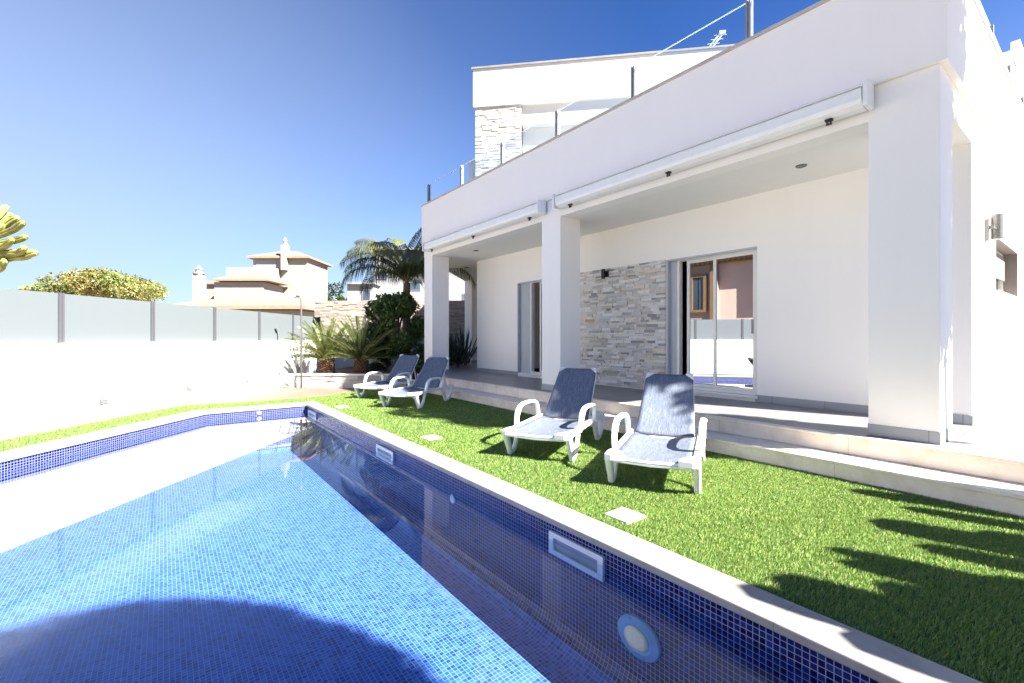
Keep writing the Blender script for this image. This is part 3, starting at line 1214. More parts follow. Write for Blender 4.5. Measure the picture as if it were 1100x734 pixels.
scr = thing('glass_screen', (*fpt(LW, 1.5, 0.1), 1.12), 'row of frosted glass panels standing on the white boundary wall', 'screen')
POSTS = [0.78 + 1.487 * k for k in range(-9, 6)]
for a in POSTS:
    m = MB()
    m.obox(LW, a - 0.034, a - 0.004, 0.07, 0.13, 1.121, 1.80)
    m.obox(LW, a + 0.004, a + 0.034, 0.07, 0.13, 1.121, 1.80)
    m.obox(LW, a - 0.0035, a + 0.0035, 0.085, 0.115, 1.121, 1.79)
    m.build('post', 'post_grey', scr)
for a, b in zip(POSTS[:-1], POSTS[1:]):
    m = MB()
    m.obox(LW, a + 0.036, b - 0.036, 0.093, 0.107, 1.128, 1.79)
    m.build('glass_panel', 'frosted', scr)

def ray_wall(u, v):
    dx = (u - 550) / 495.6
    rx, ry = VS + dx * VC, VC - dx * VS
    (x0, y0), e, _ = LW
    tt = -(x0 * ry - y0 * rx) / (e[0] * ry - e[1] * rx)
    px, py = fpt(LW, tt, 0)
    k = px / rx
    return tt, EYE - (v - 362.5) / 495.6 * k

def wall_light(a, z, label):
    x, y = fpt(LW, a, 0)
    t = thing('wall_light', (x, y, z), label, 'wall light', 'small lights set into the boundary wall')
    m = MB()
    m.obox(LW, a - 0.062, a + 0.062, -0.010, 0.003, z - 0.045, z + 0.045)
    m.build('face_plate', 'steel', t, bevel=0.004)
    m = MB()
    for k in range(3):
        m.obox(LW, a - 0.045, a + 0.045, -0.016, -0.0105, z - 0.028 + k * 0.024, z - 0.018 + k * 0.024)
    m.build('louvre', 'grey_metal', t)
for (u, v), lb in (((111, 431.5), 'small steel light in the white wall, nearest of the three to the frame edge'),
                   ((203, 418), 'small steel light in the white wall, middle one of the three'),
                   ((265, 410), 'small steel light in the white wall nearest the planter')):
    a, z = ray_wall(u, v)
    wall_light(a, z, lb)

# back boundary, stone clad
BW = (fpt(VIEW, vl(338, 18.5), 18.5), (0.7805, -0.6252), (0.6252, 0.7805))
m = MB()
m.obox(BW, 0.0, 9.0, 0.02, 0.3, 1.3, 2.66, tint=(0.2, 0.16, 0.13))
m.obox(BW, -0.3, 9.0, 0.03, 0.29, -0.03, 1.299, tint=(0.26, 0.26, 0.26))
cladding(m, BW, 9.0, 1.3, 2.66, (0.04, 0.08), 0.15, 0.55, 0.03, PAL_BEIGE, 12, back=0.019)
tag(m.build('stone_wall', 'stone'), 'beige stone clad wall at the far end behind the palm', 'wall')

# planter
PL = ((2.40, 11.98), (0.798, -0.603), (0.603, 0.798))
pl = thing('planter', (3.4, 11.3, 0), 'low pale stone planter at the far end of the terracotta paving', 'planter')
m = MB()
m.obox(PL, 0.0, 2.8, 0.02, 0.2, -0.03, 0.292, tint=(0.3, 0.28, 0.25))
cladding(m, PL, 2.8, -0.03, 0.292, (0.04, 0.08), 0.12, 0.42, 0.024, PAL_PALE, 3, back=0.019)
m.build('stone_face', 'stone', pl)
m = MB()
m.obox(PL, -0.03, 2.8, -0.045, 0.23, 0.293, 0.325)
m.build('cap', 'travertine', pl, bevel=0.005)
m = MB()
m.prism([(2.57, 12.1), (4.75, 10.45), (9.3, 14.9), (10.4, 16.5), (6.6, 17.0)], 0.05, 0.27)
m.build('soil_bed', 'soil', pl)

# ================================================================== OUTDOOR SHOWER
def shower():
    x, y = fpt(VIEW, vl(323.6, 10.85), 10.85)
    t = thing('outdoor_shower', (x, y, 0), 'slim steel outdoor shower pole in front of the planter', 'shower')
    m = MB()
    m.lathe((x, y, -0.003), [(0.09, 0), (0.09, 0.012), (0.03, 0.016)], 20)
    m.build('base', 'steel', t)
    m = MB()
    p = [(x, y, 0.01), (x, y, 2.06), (x, y, 2.12)]
    ex, ey = -VC, VS
    p += [(x + ex * 0.02, y + ey * 0.02, 2.155), (x + ex * 0.05, y + ey * 0.05, 2.165), (x + ex * 0.12, y + ey * 0.12, 2.165)]
    m.tube(p, 0.02, 10)
    m.build('pole', 'steel', t, smooth=True)
    m = MB()
    m.lathe((x + ex * 0.11, y + ey * 0.11, 2.12), [(0.055, 0), (0.055, 0.015), (0.02, 0.03), (0.012, 0.045)], 16)
    m.build('shower_head', 'steel', t)
    m = MB()
    m.tube([(x, y, 1.05), (x + ex * 0.06, y + ey * 0.06, 1.05)], 0.016, 8)
    m.build('tap', 'steel', t)
shower()

# ================================================================== POOL FITTINGS
def skimmer(y0, y1, label):
    X = 2.03
    z1, z0 = -0.062, -0.205
    t = thing('skimmer', (X, (y0 + y1) / 2, z0), label, 'pool skimmer', 'white skimmers in the right pool wall')
    m = MB()
    fw = 0.034
    xo = X - 0.022
    m.box(xo, X - 0.0005, y0, y1, z1 - fw, z1)
    m.box(xo, X - 0.0005, y0, y1, z0, z0 + fw)
    m.box(xo, X - 0.0005, y0, y0 + fw + 0.01, z0 + fw, z1 - fw)
    m.box(xo, X - 0.0005, y1 - fw - 0.01, y1, z0 + fw, z1 - fw)
    m.build('frame', 'pool_plastic', t, bevel=0.003)
    m = MB()
    m.add([(X - 0.0018, y0 + fw, z0 + fw), (X - 0.0018, y1 - fw, z0 + fw), (X - 0.012, y1 - fw, z1 - fw - 0.01), (X - 0.012, y0 + fw, z1 - fw - 0.01),
           (X - 0.0008, y0 + fw, z0 + fw), (X - 0.0008, y1 - fw, z0 + fw), (X - 0.0008, y1 - fw, z1 - fw), (X - 0.0008, y0 + fw, z1 - fw)],
          [(3, 2, 1, 0), (4, 5, 6, 7), (0, 1, 5, 4), (1, 2, 6, 5), (2, 3, 7, 6), (3, 0, 4, 7)])
    m.build('flap', 'grey_metal', t)
skimmer(1.795, 2.262, 'white pool skimmer nearest the round pool light')
skimmer(4.83, 5.33, 'white pool skimmer half way along the right pool wall')
skimmer(8.05, 8.55, 'white pool skimmer near the far corner of the pool')

def pool_light():
    c = (2.03, 1.555, -0.40)
    t = thing('pool_light', c, 'round blue ringed underwater light in the dark mosaic wall', 'pool light')
    m = MB()
    m.lathe(c, [(0.145, -0.001), (0.147, -0.010), (0.140, -0.020), (0.10, -0.030), (0.082, -0.030)], 40, 'x')
    m.build('ring', 'pool_ring', t, recalc=True)
    m = MB()
    m.lathe(c, [(0.083, -0.0305), (0.083, -0.034), (0.06, -0.042), (0.03, -0.047)], 32, 'x')
    m.build('lens', 'pool_lens', t, smooth=True, recalc=True)
    m = MB()
    m.lathe((2.03, 1.60, -0.285), [(0.008, -0.019), (0.008, -0.024)], 10, 'x')
    m.lathe((2.03, 1.51, -0.515), [(0.008, -0.019), (0.008, -0.024)], 10, 'x')
    m.build('screw', 'steel', t, recalc=True)
    t.scale = (1, 0.95, 0.74)
pool_light()

def jet(c, axis, label, r=0.035):
    t = thing('pool_jet', c, label, 'pool jet', 'round white inlet jets in the pool walls')
    m = MB()
    m.lathe(c, [(r, -0.001), (r, -0.010), (r * 0.8, -0.016), (r * 0.5, -0.016)], 20, axis)
    m.build('ring', 'pool_plastic', t, recalc=True)
    m = MB()
    m.lathe(c, [(r * 0.49, -0.0125), (r * 0.49, -0.015)], 16, axis)
    m.build('nozzle', 'grey_metal', t, recalc=True)
jet((2.03, 3.54, -0.217), 'x', 'round white inlet jet in the dark right pool wall', 0.04)
jet((1.28, 8.72, -0.066), 'y', 'round white inlet jet in the sunlit far pool wall', 0.032)

def cover(x, y, rz, label):
    m = MB()
    s = 0.095
    m.box(-s, s, -s, s, 0.0, 0.021)
    t = thing('access_cover', (x, y, 0), label, 'cover', 'square white covers set in the turf')
    o = m.build('lid', 'plastic', None, bevel=0.004)
    o.location = (0, 0, 0.0)
    o.parent = t
    m = MB()
    m.lathe((0, 0, 0.0212), [(0.008, 0), (0.008, 0.002)], 10)
    k = m.build('screw', 'grey_metal')
    k.location = (0, 0, 0.0212)
    k.parent = t
    t.rotation_euler = (0, 0, rz)
cover(*COVERS[0], 'square white cover in the turf nearest the camera')
cover(*COVERS[1], 'square white cover in the turf left of the middle pair of loungers')
cover(*COVERS[2], 'square white cover in the turf near the far pool corner')

# ================================================================== SUN LOUNGERS
def grid(mb, fn, nu, nv, uvs):
    vs = [fn(i / nu, j / nv) for i in range(nu + 1) for j in range(nv + 1)]
    fs, uu = [], []
    for i in range(nu):
        for j in range(nv):
            q = (i * (nv + 1) + j, (i + 1) * (nv + 1) + j, (i + 1) * (nv + 1) + j + 1, i * (nv + 1) + j + 1)
            fs.append(q)
            for (a, b) in ((i, j), (i + 1, j), (i + 1, j + 1), (i, j + 1)):
                uu.append(uvs(a / nu, b / nv))
    mb.add(vs, fs, uu)


def smooth_path(pts, k=5):
    pts = [Vector(p) for p in pts]
    out = []
    for i in range(len(pts) - 1):
        p0, p1, p2, p3 = pts[max(i - 1, 0)], pts[i], pts[i + 1], pts[min(i + 2, len(pts) - 1)]
        for s in range(k):
            u = s / k
            out.append(0.5 * ((2 * p1) + (p2 - p0) * u + (2 * p0 - 5 * p1 + 4 * p2 - p3) * u * u + (3 * p1 - p0 - 3 * p2 + p3) * u ** 3))
    out.append(pts[-1])
    return out


def make_lounger():
    t = thing('sun_lounger', (0, 0, 0), 'proto', 'sun lounger', 'white sun loungers with blue sling fabric on the turf')
    m = MB()
    for s in (-1, 1):
        m.sweep(smooth_path([(0.02, s * 0.315, 0.238), (0.3, s * 0.315, 0.246), (0.95, s * 0.315, 0.25), (1.50, s * 0.31, 0.240)], 4), 0.046, 0.056)
        # corner gusset at the foot end
        g = [(-0.025, s * 0.35), (0.09, s * 0.352), (0.16, s * 0.335), (0.17, s * 0.295), (0.055, s * 0.215), (-0.02, s * 0.20), (-0.035, s * 0.30)]
        n = len(g)
        zz = 0.222
        m.add([(x, y, zz) for x, y in g] + [(x, y, zz + 0.050) for x, y in g],
              [tuple(range(n)), tuple(range(n, 2 * n))] + [(i, (i + 1) % n, (i + 1) % n + n, i + n) for i in range(n)])
    m.sweep([(0.012, -0.32, 0.226), (0.012, 0, 0.214), (0.012, 0.32, 0.226)], 0.045, 0.045, side=(1, 0, 0))
    m.sweep([(0.95, -0.30, 0.225), (0.95, 0.30, 0.225)], 0.05, 0.03, side=(1, 0, 0))
    m.sweep([(1.48, -0.30, 0.235), (1.48, 0.30, 0.235)], 0.06, 0.045, side=(1, 0, 0))
    m.build('frame', 'plastic', t, smooth=False, bevel=0.005, recalc=True)
    for s in (-1, 1):
        y = s * 0.328
        m = MB()
        m.sweep([(0.025, y, 0.245), (0.06, y, 0.17), (0.105, y, 0.08), (0.14, y, 0.0)], [0.058, 0.056, 0.052, 0.05], [0.10, 0.084, 0.062, 0.052])
        m.sweep(smooth_path([(0.14, y, 0.020), (0.20, y, 0.020), (0.265, y, 0.065), (0.315, y, 0.15), (0.35, y, 0.25)], 4), 0.044, 0.042)
        m.build('leg', 'plastic', t, bevel=0.003, recalc=True)
        m = MB()
        m.sweep(smooth_path([(1.02, y, 0.245), (1.06, y, 0.15), (1.12, y, 0.05), (1.16, y, 0.002)], 4), 0.055, [0.08] * 4 + [0.068] * 4 + [0.055] * 5)
        m.sweep(smooth_path([(1.16, y, 0.022), (1.24, y, 0.026), (1.33, y, 0.09), (1.39, y, 0.17), (1.42, y, 0.245)], 4), 0.055, 0.06)
        m.build('leg', 'plastic', t, bevel=0.003, recalc=True)
        m = MB()
        ya = s * 0.352
        m.sweep(smooth_path([(0.335, ya - s * 0.01, 0.235), (0.365, ya, 0.33), (0.40, ya, 0.395), (0.46, ya, 0.440), (0.57, ya, 0.458), (0.80, ya, 0.452), (0.91, ya, 0.425),
                             (0.955, ya - s * 0.008, 0.37), (0.965, ya - s * 0.015, 0.25)], 5),
                [0.05] * 8 + [0.058] * 24 + [0.05] * 9, [0.05] * 12 + [0.034] * 29)
        m.build('armrest', 'plastic', t, smooth=False, bevel=0.003, recalc=True)
    # seat sling
    m = MB()
    def seat(u, v):
        x = -0.012 + u * 0.965
        y = (v - 0.5) * 0.565
        sag = 0.028 * (1 - (2 * v - 1) ** 2) * min(1, 0.35 + u * 2)
        z = 0.262 - sag
        if u < 0.03:
            z -= (0.03 - u) / 0.03 * 0.03
        return (x, y, z)
    grid(m, seat, 26, 12, lambda u, v: (v * 0.565, u * 0.965))
    o = m.build('seat', 'sling', t, smooth=True)
    sd_ = o.modifiers.new('thick', 'SOLIDIFY')
    sd_.thickness = 0.005
    # backrest
    HX, HZ, TX, TZ = 0.965, 0.262, 1.50, 0.80
    def bk(u, v, dn=0.0):
        wd = 0.535 - 0.065 * u
        x = HX + (TX - HX) * u
        z = HZ + (TZ - HZ) * u
        hollow = 0.018 * (1 - (2 * v - 1) ** 2) * (1 - 0.5 * u)
        nx, nz = -0.714, 0.70
        return (x - nx * (hollow + dn), (v - 0.5) * wd, z - nz * (hollow + dn))
    m = MB()
    nu, nv = 24, 12
    def cut(u, v):
        # the two top corners are clipped off
        lim = 1 - 0.105 * max(0, (abs(2 * v - 1) - 0.66) / 0.34)
        return bk(u * lim, v)
    grid(m, cut, nu, nv, lambda u, v: (v * 0.5 + 1, u * 0.765 + 1))
    o = m.build('backrest', 'sling', t, smooth=True)
    sd_ = o.modifiers.new('thick', 'SOLIDIFY')
    sd_.thickness = 0.006
    m = MB()
    for v in (0.02, 0.98):
        m.sweep([bk(0.0, v, 0.022), bk(0.5, v, 0.022), bk(0.90, v, 0.022), bk(0.995, 0.17 if v < 0.5 else 0.83, 0.022)], 0.03, 0.028)
    m.sweep([bk(0.985, 0.1, 0.022), bk(0.985, 0.9, 0.022)], 0.03, 0.028, side=(0.7, 0, 0.7))
    for s in (-1, 1):
        m.sweep([bk(0.62, 0.5 + s * 0.4, 0.03), (1.36, s * 0.24, 0.235)], 0.025, 0.02)
    bf = m.build('back_frame', 'plastic', t, recalc=True)
    for s in (0, 1):
        m = MB()
        a = bk(0.905, s, -0.012)
        b = bk(1.012, 0.16 if s == 0 else 0.84, -0.012)
        c = bk(1.006, 0.035 if s == 0 else 0.965, -0.012)
        e = bk(0.985, 0.0 if s == 0 else 1.0, -0.012)
        dn = Vector((-0.714, 0, 0.70)) * -0.04
        top = [Vector(q) for q in (a, b, c, e)]
        bot = [q + dn for q in top]
        m.add(top + bot, [(0, 1, 2, 3), (7, 6, 5, 4), (0, 4, 5, 1), (1, 5, 6, 2), (2, 6, 7, 3), (3, 7, 4, 0)])
        m.build('corner_cap', 'plastic', bf, bevel=0.004, recalc=True)
    return t

proto = make_lounger()
SPOTS = [((3.095, 2.243), (0.876, 0.482), 'blue sling sun lounger nearest the camera, in front of the sliding door'),
         ((2.99, 3.49), (0.876, 0.482), 'blue sling sun lounger in front of the middle pillar and stone wall'),
         ((3.22, 7.36), (0.817, 0.576), 'blue sling sun lounger by the far end of the steps'),
         ((3.26, 8.77), (0.817, 0.576), 'farthest blue sling sun lounger, beside the planter')]
for i, ((x, y), (hx, hy), lb) in enumerate(SPOTS):
    o = proto if i == 0 else copy_tree(proto)
    an = math.atan2(hy, hx)
    o.location = (x - 0.14 * hx, y - 0.14 * hy, 0.012)
    o.rotation_euler = (0, 0, an)
    o['label'] = lb

# ================================================================== PLANTS
class Leaves:
    """collects leaf blades into one numpy mesh"""
    def __init__(self):
        self.V, self.F, self.S, self.T, self.n = [], [], [], [], 0

    def strips(self, base, tip, side, wid, droop, tint):
        """2-segment blades: base, tip (n,3); side (n,3) unit; wid (n,)"""
        n = len(base)
        mid = base * 0.45 + tip * 0.55 + droop * 0.0
        tip2 = tip + droop
        w0 = side * (wid * 0.5)[:, None]
        V = np.stack([base - w0 * 0.35, base + w0 * 0.35, mid + w0, mid - w0, tip2], 1).reshape(-1, 3)
        b = self.n + np.arange(n)[:, None] * 5
        self.V.append(V)
        self.F.append((b + np.array([[0, 1, 2, 3, 3, 2, 4]])).ravel())
        self.S.append(np.tile([4, 3], n))
        self.T.append(np.repeat(tint, 5, 0))
        self.n += n * 5

    def quads(self, c, a, b, tint):
        n = len(c)
        V = np.stack([c - a, c - a * 0.1 + b, c + a, c - a * 0.1 - b], 1).reshape(-1, 3)
        k = self.n + np.arange(n)[:, None] * 4
        self.V.append(V)
        self.F.append((k + np.array([[0, 1, 2, 3]])).ravel())
        self.S.append(np.full(n, 4))
        self.T.append(np.repeat(tint, 4, 0))
        self.n += n * 4

    def build(self, name, mat, parent):
        return np_mesh(name, np.concatenate(self.V), np.concatenate(self.F), np.concatenate(self.S), mat, parent, np.concatenate(self.T))


def unit(a):
    return a / np.maximum(np.linalg.norm(a, axis=-1, keepdims=True), 1e-9)


def frond(L, base, az, el, length, curl, nl, ll, lw, col, vee=0.5, droop=0.0, rng=RNG, twist=0.0, stiff=0.0):
    """one pinnate leaf: returns rachis points; leaflets go to Leaves L"""
    k = 16
    pts = [np.array(base, float)]
    e = el
    for i in range(k):
        d = np.array([math.cos(az) * math.cos(e), math.sin(az) * math.cos(e), math.sin(e)])
        pts.append(pts[-1] + d * length / k)
        e -= curl / k * (0.5 + 1.0 * i / k)
    pts = np.array(pts)
    s = np.linspace(0.10, 0.985, nl)
    idx = s * k
    i0 = np.clip(idx.astype(int), 0, k - 1)
    fr = (idx - i0)[:, None]
    P = pts[i0] * (1 - fr) + pts[i0 + 1] * fr
    T = unit(pts[i0 + 1] - pts[i0])
    side = np.array([-math.sin(az + twist), math.cos(az + twist), 0.0])
    N = unit(np.cross(T, side))
    N = np.where(N[:, 2:3] < 0, -N, N)
    prof = np.sin(np.clip(0.16 + 0.80 * s, 0, 1) * PI) ** 0.6
    for sg in (-1, 1):
        ln = ll * prof * rng.uniform(0.85, 1.12, nl)
        dirv = unit(side * sg * 1.0 + N * vee * rng.uniform(0.6, 1.4, (nl, 1)) + T * (0.45 + 0.3 * s[:, None]) + rng.normal(0, 0.06, (nl, 3)))
        tip = P + dirv * ln[:, None]
        dr = np.zeros((nl, 3))
        dr[:, 2] = -droop * ln * rng.uniform(0.6, 1.3, nl)
        wv = unit(np.cross(dirv, N))
        tint = np.array(col) * rng.normal(1, 0.14, (nl, 1)).clip(0.6, 1.5)
        L.strips(P, tip, wv, np.full(nl, lw), dr, tint)
    return pts


def cycad(u, d, label, seed, n=52, length=1.08, col=(0.105, 0.135, 0.028), z0=0.27):
    rng = np.random.default_rng(seed)
    x, y = fpt(VIEW, vl(u, d), d)
    t = thing('cycad', (x, y, z0), label, 'cycad', 'sago cycads in the planter')
    m = MB()
    h = 0.34
    r2 = random.Random(seed)
    m.lathe((x, y, z0 - 0.03), [(0.15, 0), (0.165, 0.08), (0.16, 0.2), (0.15, 0.3), (0.10, 0.38)], 18)
    for k in range(110):        # old leaf bases
        a = k * 2.399
        zz = z0 + 0.01 + 0.33 * k / 110
        rr = 0.155 - 0.02 * (k / 110)
        p = Vector((x + math.cos(a) * rr, y + math.sin(a) * rr, zz))
        q = p + Vector((math.cos(a) * 0.045, math.sin(a) * 0.045, 0.035))
        m.tube([p, q], [0.022, 0.012], 5)
    m.build('trunk', 'cycad_trunk', t)
    L = Leaves()
    R = MB()
    for k in range(n):
        f = k / n
        az = k * 2.39996 + rng.normal(0, 0.08)
        el = math.radians(82 - 66 * f ** 0.8 + rng.normal(0, 4))
        ln = length * (0.78 + 0.28 * math.sin(PI * min(1, 0.25 + f * 0.75))) * rng.uniform(0.92, 1.08)
        c = np.array(col) * rng.uniform(0.85, 1.2)
        base = (x + math.cos(az) * 0.06, y + math.sin(az) * 0.06, z0 + h)
        pts = frond(L, base, az, el, ln, math.radians(22 + 30 * f), 64, 0.115, 0.0125, c, vee=0.85, droop=0.0, rng=rng)
        R.tube([tuple(p) for p in pts[::2]], [0.009 - 0.0008 * i for i in range(9)], 5, tint=(0.24, 0.22, 0.07))
    L.build('leaves', 'frond', t)
    R.build('leaf_stalks', 'frond', t)
cycad(351, 11.75, 'sunlit sago cycad in the planter right behind the outdoor shower', 21)
cycad(388, 11.65, 'larger darker sago cycad in the planter behind the farthest lounger', 22, n=58, length=1.25, col=(0.07, 0.10, 0.024))  # house shade is put into the darker leaf colour


def queen_palm():
    rng = np.random.default_rng(5)
    d = 13.6
    x, y = fpt(VIEW, vl(437, d), d)
    t = thing('palm_tree', (x, y, 0.2), 'tall feathery palm with arching fronds behind the citrus tree', 'palm tree')
    m = MB()
    hz = 2.8
    m.tube([(x + 0.05, y, 0.2), (x, y, 1.2), (x - 0.02, y, 2.0), (x, y, hz)], [0.15, 0.13, 0.12, 0.10], 14)
    m.build('trunk', 'bark', t)
    L = Leaves()
    R = MB()
    # right-hand direction in the photograph is (VC,-VS)
    azr = math.atan2(-VS, VC)
    spec = [(182, 60, 2.45, 122), (172, 76, 2.3, 105), (40, 85, 2.35, 95), (20, 78, 2.4, 75), (200, 42, 2.2, 128), (5, 62, 2.5, 100), (335, 54, 2.4, 115), (120, 80, 2.2, 85),
            (60, 68, 2.4, 95), (285, 56, 2.2, 120), (225, 50, 2.2, 124), (310, 72, 2.5, 90), (155, 40, 2.0, 125), (350, 40, 2.5, 118), (90, 50, 2.3, 120), (255, 62, 2.3, 112),
            (40, 58, 2.5, 108), (18, 66, 2.5, 92), (190, 70, 2.2, 118)]
    for a, el, ln, cu in spec:
        az = azr + math.radians(a + rng.normal(0, 5))
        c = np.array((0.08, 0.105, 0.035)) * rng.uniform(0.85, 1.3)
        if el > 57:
            c = np.array((0.16, 0.17, 0.045)) * rng.uniform(0.85, 1.15)  # steep upper fronds: sunlit yellow put into the tint
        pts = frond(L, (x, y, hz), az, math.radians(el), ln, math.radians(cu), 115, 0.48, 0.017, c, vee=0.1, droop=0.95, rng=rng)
        pts2 = pts
        R.tube([tuple(p) for p in pts2[::2]], [0.026 - 0.0025 * i for i in range(9)], 6, tint=(0.2, 0.2, 0.07))
    L.build('fronds', 'frond', t)
    R.build('frond_stalks', 'frond', t)
queen_palm()


def leaf_cloud(L, blobs, n, size, col, rng, flat=0.0, aspect=0.45, jit=(0.85, 1.12)):
    """leaves through the volume of several ellipsoid clumps, denser to the outside"""
    vol = np.array([b[3] * b[4] * b[5] for b in blobs])
    pick = rng.choice(len(blobs), n, p=vol / vol.sum())
    B = np.array(blobs)[pick]
    dirs = unit(rng.normal(0, 1, (n, 3)))
    rad = rng.uniform(0.25, 1.0, (n, 1)) ** 0.45 * rng.uniform(*jit, (n, 1))
    c = B[:, :3] + dirs * rad * B[:, 3:6]
    a = unit(rng.normal(0, 1, (n, 3)) + dirs * 0.6)
    a[:, 2] -= 0.15
    b = unit(np.cross(a, rng.normal(0, 1, (n, 3))))
    sz = size * rng.uniform(0.6, 1.3, (n, 1))
    tint = np.array(col) * rng.normal(1, 0.22, (n, 1)).clip(0.5, 1.7)
    # clumps differ a little in hue
    hue = rng.uniform(0.85, 1.18, (len(blobs), 3))[pick]
    L.quads(c, a * sz, b * sz * aspect, tint * hue)


def tree(name, x, y, z0, label, cat, blobs, n, size, col, trunk, seed, group=None, limbs=6, mat='leaf', jit=(0.85, 1.12)):
    rng = np.random.default_rng(seed)
    t = thing(name, (x, y, z0), label, cat, group)
    m = MB()
    (h, r0) = trunk
    m.tube([(x, y, z0 - 0.05), (x + 0.03 * h, y - 0.02 * h, z0 + h * 0.5), (x, y, z0 + h)], [r0, r0 * 0.8, r0 * 0.6], 12)
    bl = sorted(blobs, key=lambda b: -b[3])[:limbs]
    for b in bl:
        p0 = Vector((x, y, z0 + h * 0.85))
        p1 = Vector(b[:3])
        mid = p0.lerp(p1, 0.5) + Vector((0, 0, 0.12 * (p1 - p0).length))
        m.tube([p0, mid, p1], [r0 * 0.5, r0 * 0.32, r0 * 0.12], 7)
    m.build('trunk', 'bark', t)
    L = Leaves()
    leaf_cloud(L, blobs, n, size, col, rng, jit=jit)
    L.build('crown', mat, t)
    return t


def blob_set(cx, cy, cz, rx, ry, rz, k, seed, rr=(0.28, 0.45)):
    r = random.Random(seed)
    out = []
    for i in range(k):
        a = r.uniform(0, 2 * PI)
        zz = r.uniform(-1, 1)
        q = math.sqrt(max(0, 1 - zz * zz)) * r.uniform(0.45, 0.85)
        s = r.uniform(*rr)
        out.append((cx + math.cos(a) * q * rx, cy + math.sin(a) * q * ry, cz + zz * rz * 0.72, s * rx, s * ry, s * rz))
    return out

# citrus tree in the planter
d = 12.35
cx, cy = fpt(VIEW, vl(424, d), d)
tree('citrus_tree', cx + 0.05, cy, 0.25, 'dark leafy citrus tree with a slim trunk left of the porch pillar', 'tree',
     blob_set(cx, cy, 1.52, 1.02, 1.02, 0.90, 40, 3, (0.15, 0.33)), 6500, 0.070, (0.075, 0.12, 0.024), (1.1, 0.085), 31)
# shrubs at its foot
for u, d, r, lb, sd_ in ((452, 11.9, 0.42, 'dark round shrub in the bed tight against the porch pillar', 41), (405, 12.9, 0.40, 'dark low shrub in the bed between cycad and citrus tree', 42)):
    cx, cy = fpt(VIEW, vl(u, d), d)
    tree('shrub', cx, cy, 0.25, lb, 'shrub', blob_set(cx, cy, 0.25 + r * 0.9, r, r, r * 0.95, 10, sd_, (0.35, 0.5)), 2200, 0.045, (0.04, 0.07, 0.02), (0.2, 0.03), sd_, 'dark shrubs in the planter bed')

def yucca(u, d, label, seed, n=70, ln=0.85, z0=0.22):
    rng = np.random.default_rng(seed)
    x, y = fpt(VIEW, vl(u, d), d)
    t = thing('yucca', (x, y, z0), label, 'yucca', 'spiky dark plants beyond the porch')
    m = MB()
    m.tube([(x, y, z0 - 0.05), (x, y, z0 + 0.25)], [0.06, 0.045], 8)
    m.build('stem', 'bark', t)
    L = Leaves()
    az = rng.uniform(0, 2 * PI, n)
    el = np.radians(rng.uniform(25, 88, n))
    dv = np.column_stack([np.cos(az) * np.cos(el), np.sin(az) * np.cos(el), np.sin(el)])
    b = np.tile(np.array([x, y, z0 + 0.2]), (n, 1)) + rng.normal(0, 0.05, (n, 3))
    tip = b + dv * (ln * rng.uniform(0.7, 1.15, n))[:, None]
    side = unit(np.cross(dv, np.array([0, 0, 1.0])))
    dr = np.zeros((n, 3))
    dr[:, 2] = -0.05 * rng.random(n)
    L.strips(b, tip, side, np.full(n, 0.045), dr, np.array((0.03, 0.045, 0.025)) * rng.normal(1, 0.2, (n, 1)).clip(0.5, 1.6))
    L.build('leaves', 'frond', t)
yucca(491, 13.4, 'spiky dark plant seen between porch pillar and house wall, at the front', 51)
yucca(500, 14.6, 'spiky dark plant in the gap beyond the porch, behind another', 52, ln=1.1)
yucca(484, 14.4, 'spiky dark plant in the porch gap, half hidden by the pillar', 53, ln=1.0)


# ---- candelabra cactus
def cactus(name, arms, label, group=None, loc=None):
    """arms: list of (points, radius)"""
    t = thing(name, loc, label, 'cactus', group)
    for pts, r in arms:
        pts = smooth_path(pts, 5)
        k = len(pts)
        vs, fs = [], []
        nr = 6
        n = nr * 4
        ref = Vector((0.3, 0.9, 0.1))
        m = MB()
        for i, p in enumerate(pts):
            dd = (pts[min(i + 1, k - 1)] - pts[max(i - 1, 0)]).normalized()
            a = dd.cross(ref).normalized()
            b = dd.cross(a)
            s = i / (k - 1)
            rr = r * (0.8 + 0.2 * min(1, s * 4)) * (1 if s < 0.86 else max(0.12, math.sqrt(max(0, 1 - ((s - 0.86) / 0.14) ** 2))))
            for j in range(n):
                th = 2 * PI * j / n
                rib = 0.74 + 0.26 * abs(math.cos(th * nr / 2))
                vs.append(p + (a * math.cos(th) + b * math.sin(th)) * rr * rib)
        for i in range(k - 1):
            for j in range(n):
                j2 = (j + 1) % n
                fs.append((i * n + j, i * n + j2, (i + 1) * n + j2, (i + 1) * n + j))
        fs.append(tuple((k - 1) * n + j for j in range(n)))
        m.add(vs, fs)
        m.build('arm', 'cactus', t)
    return t

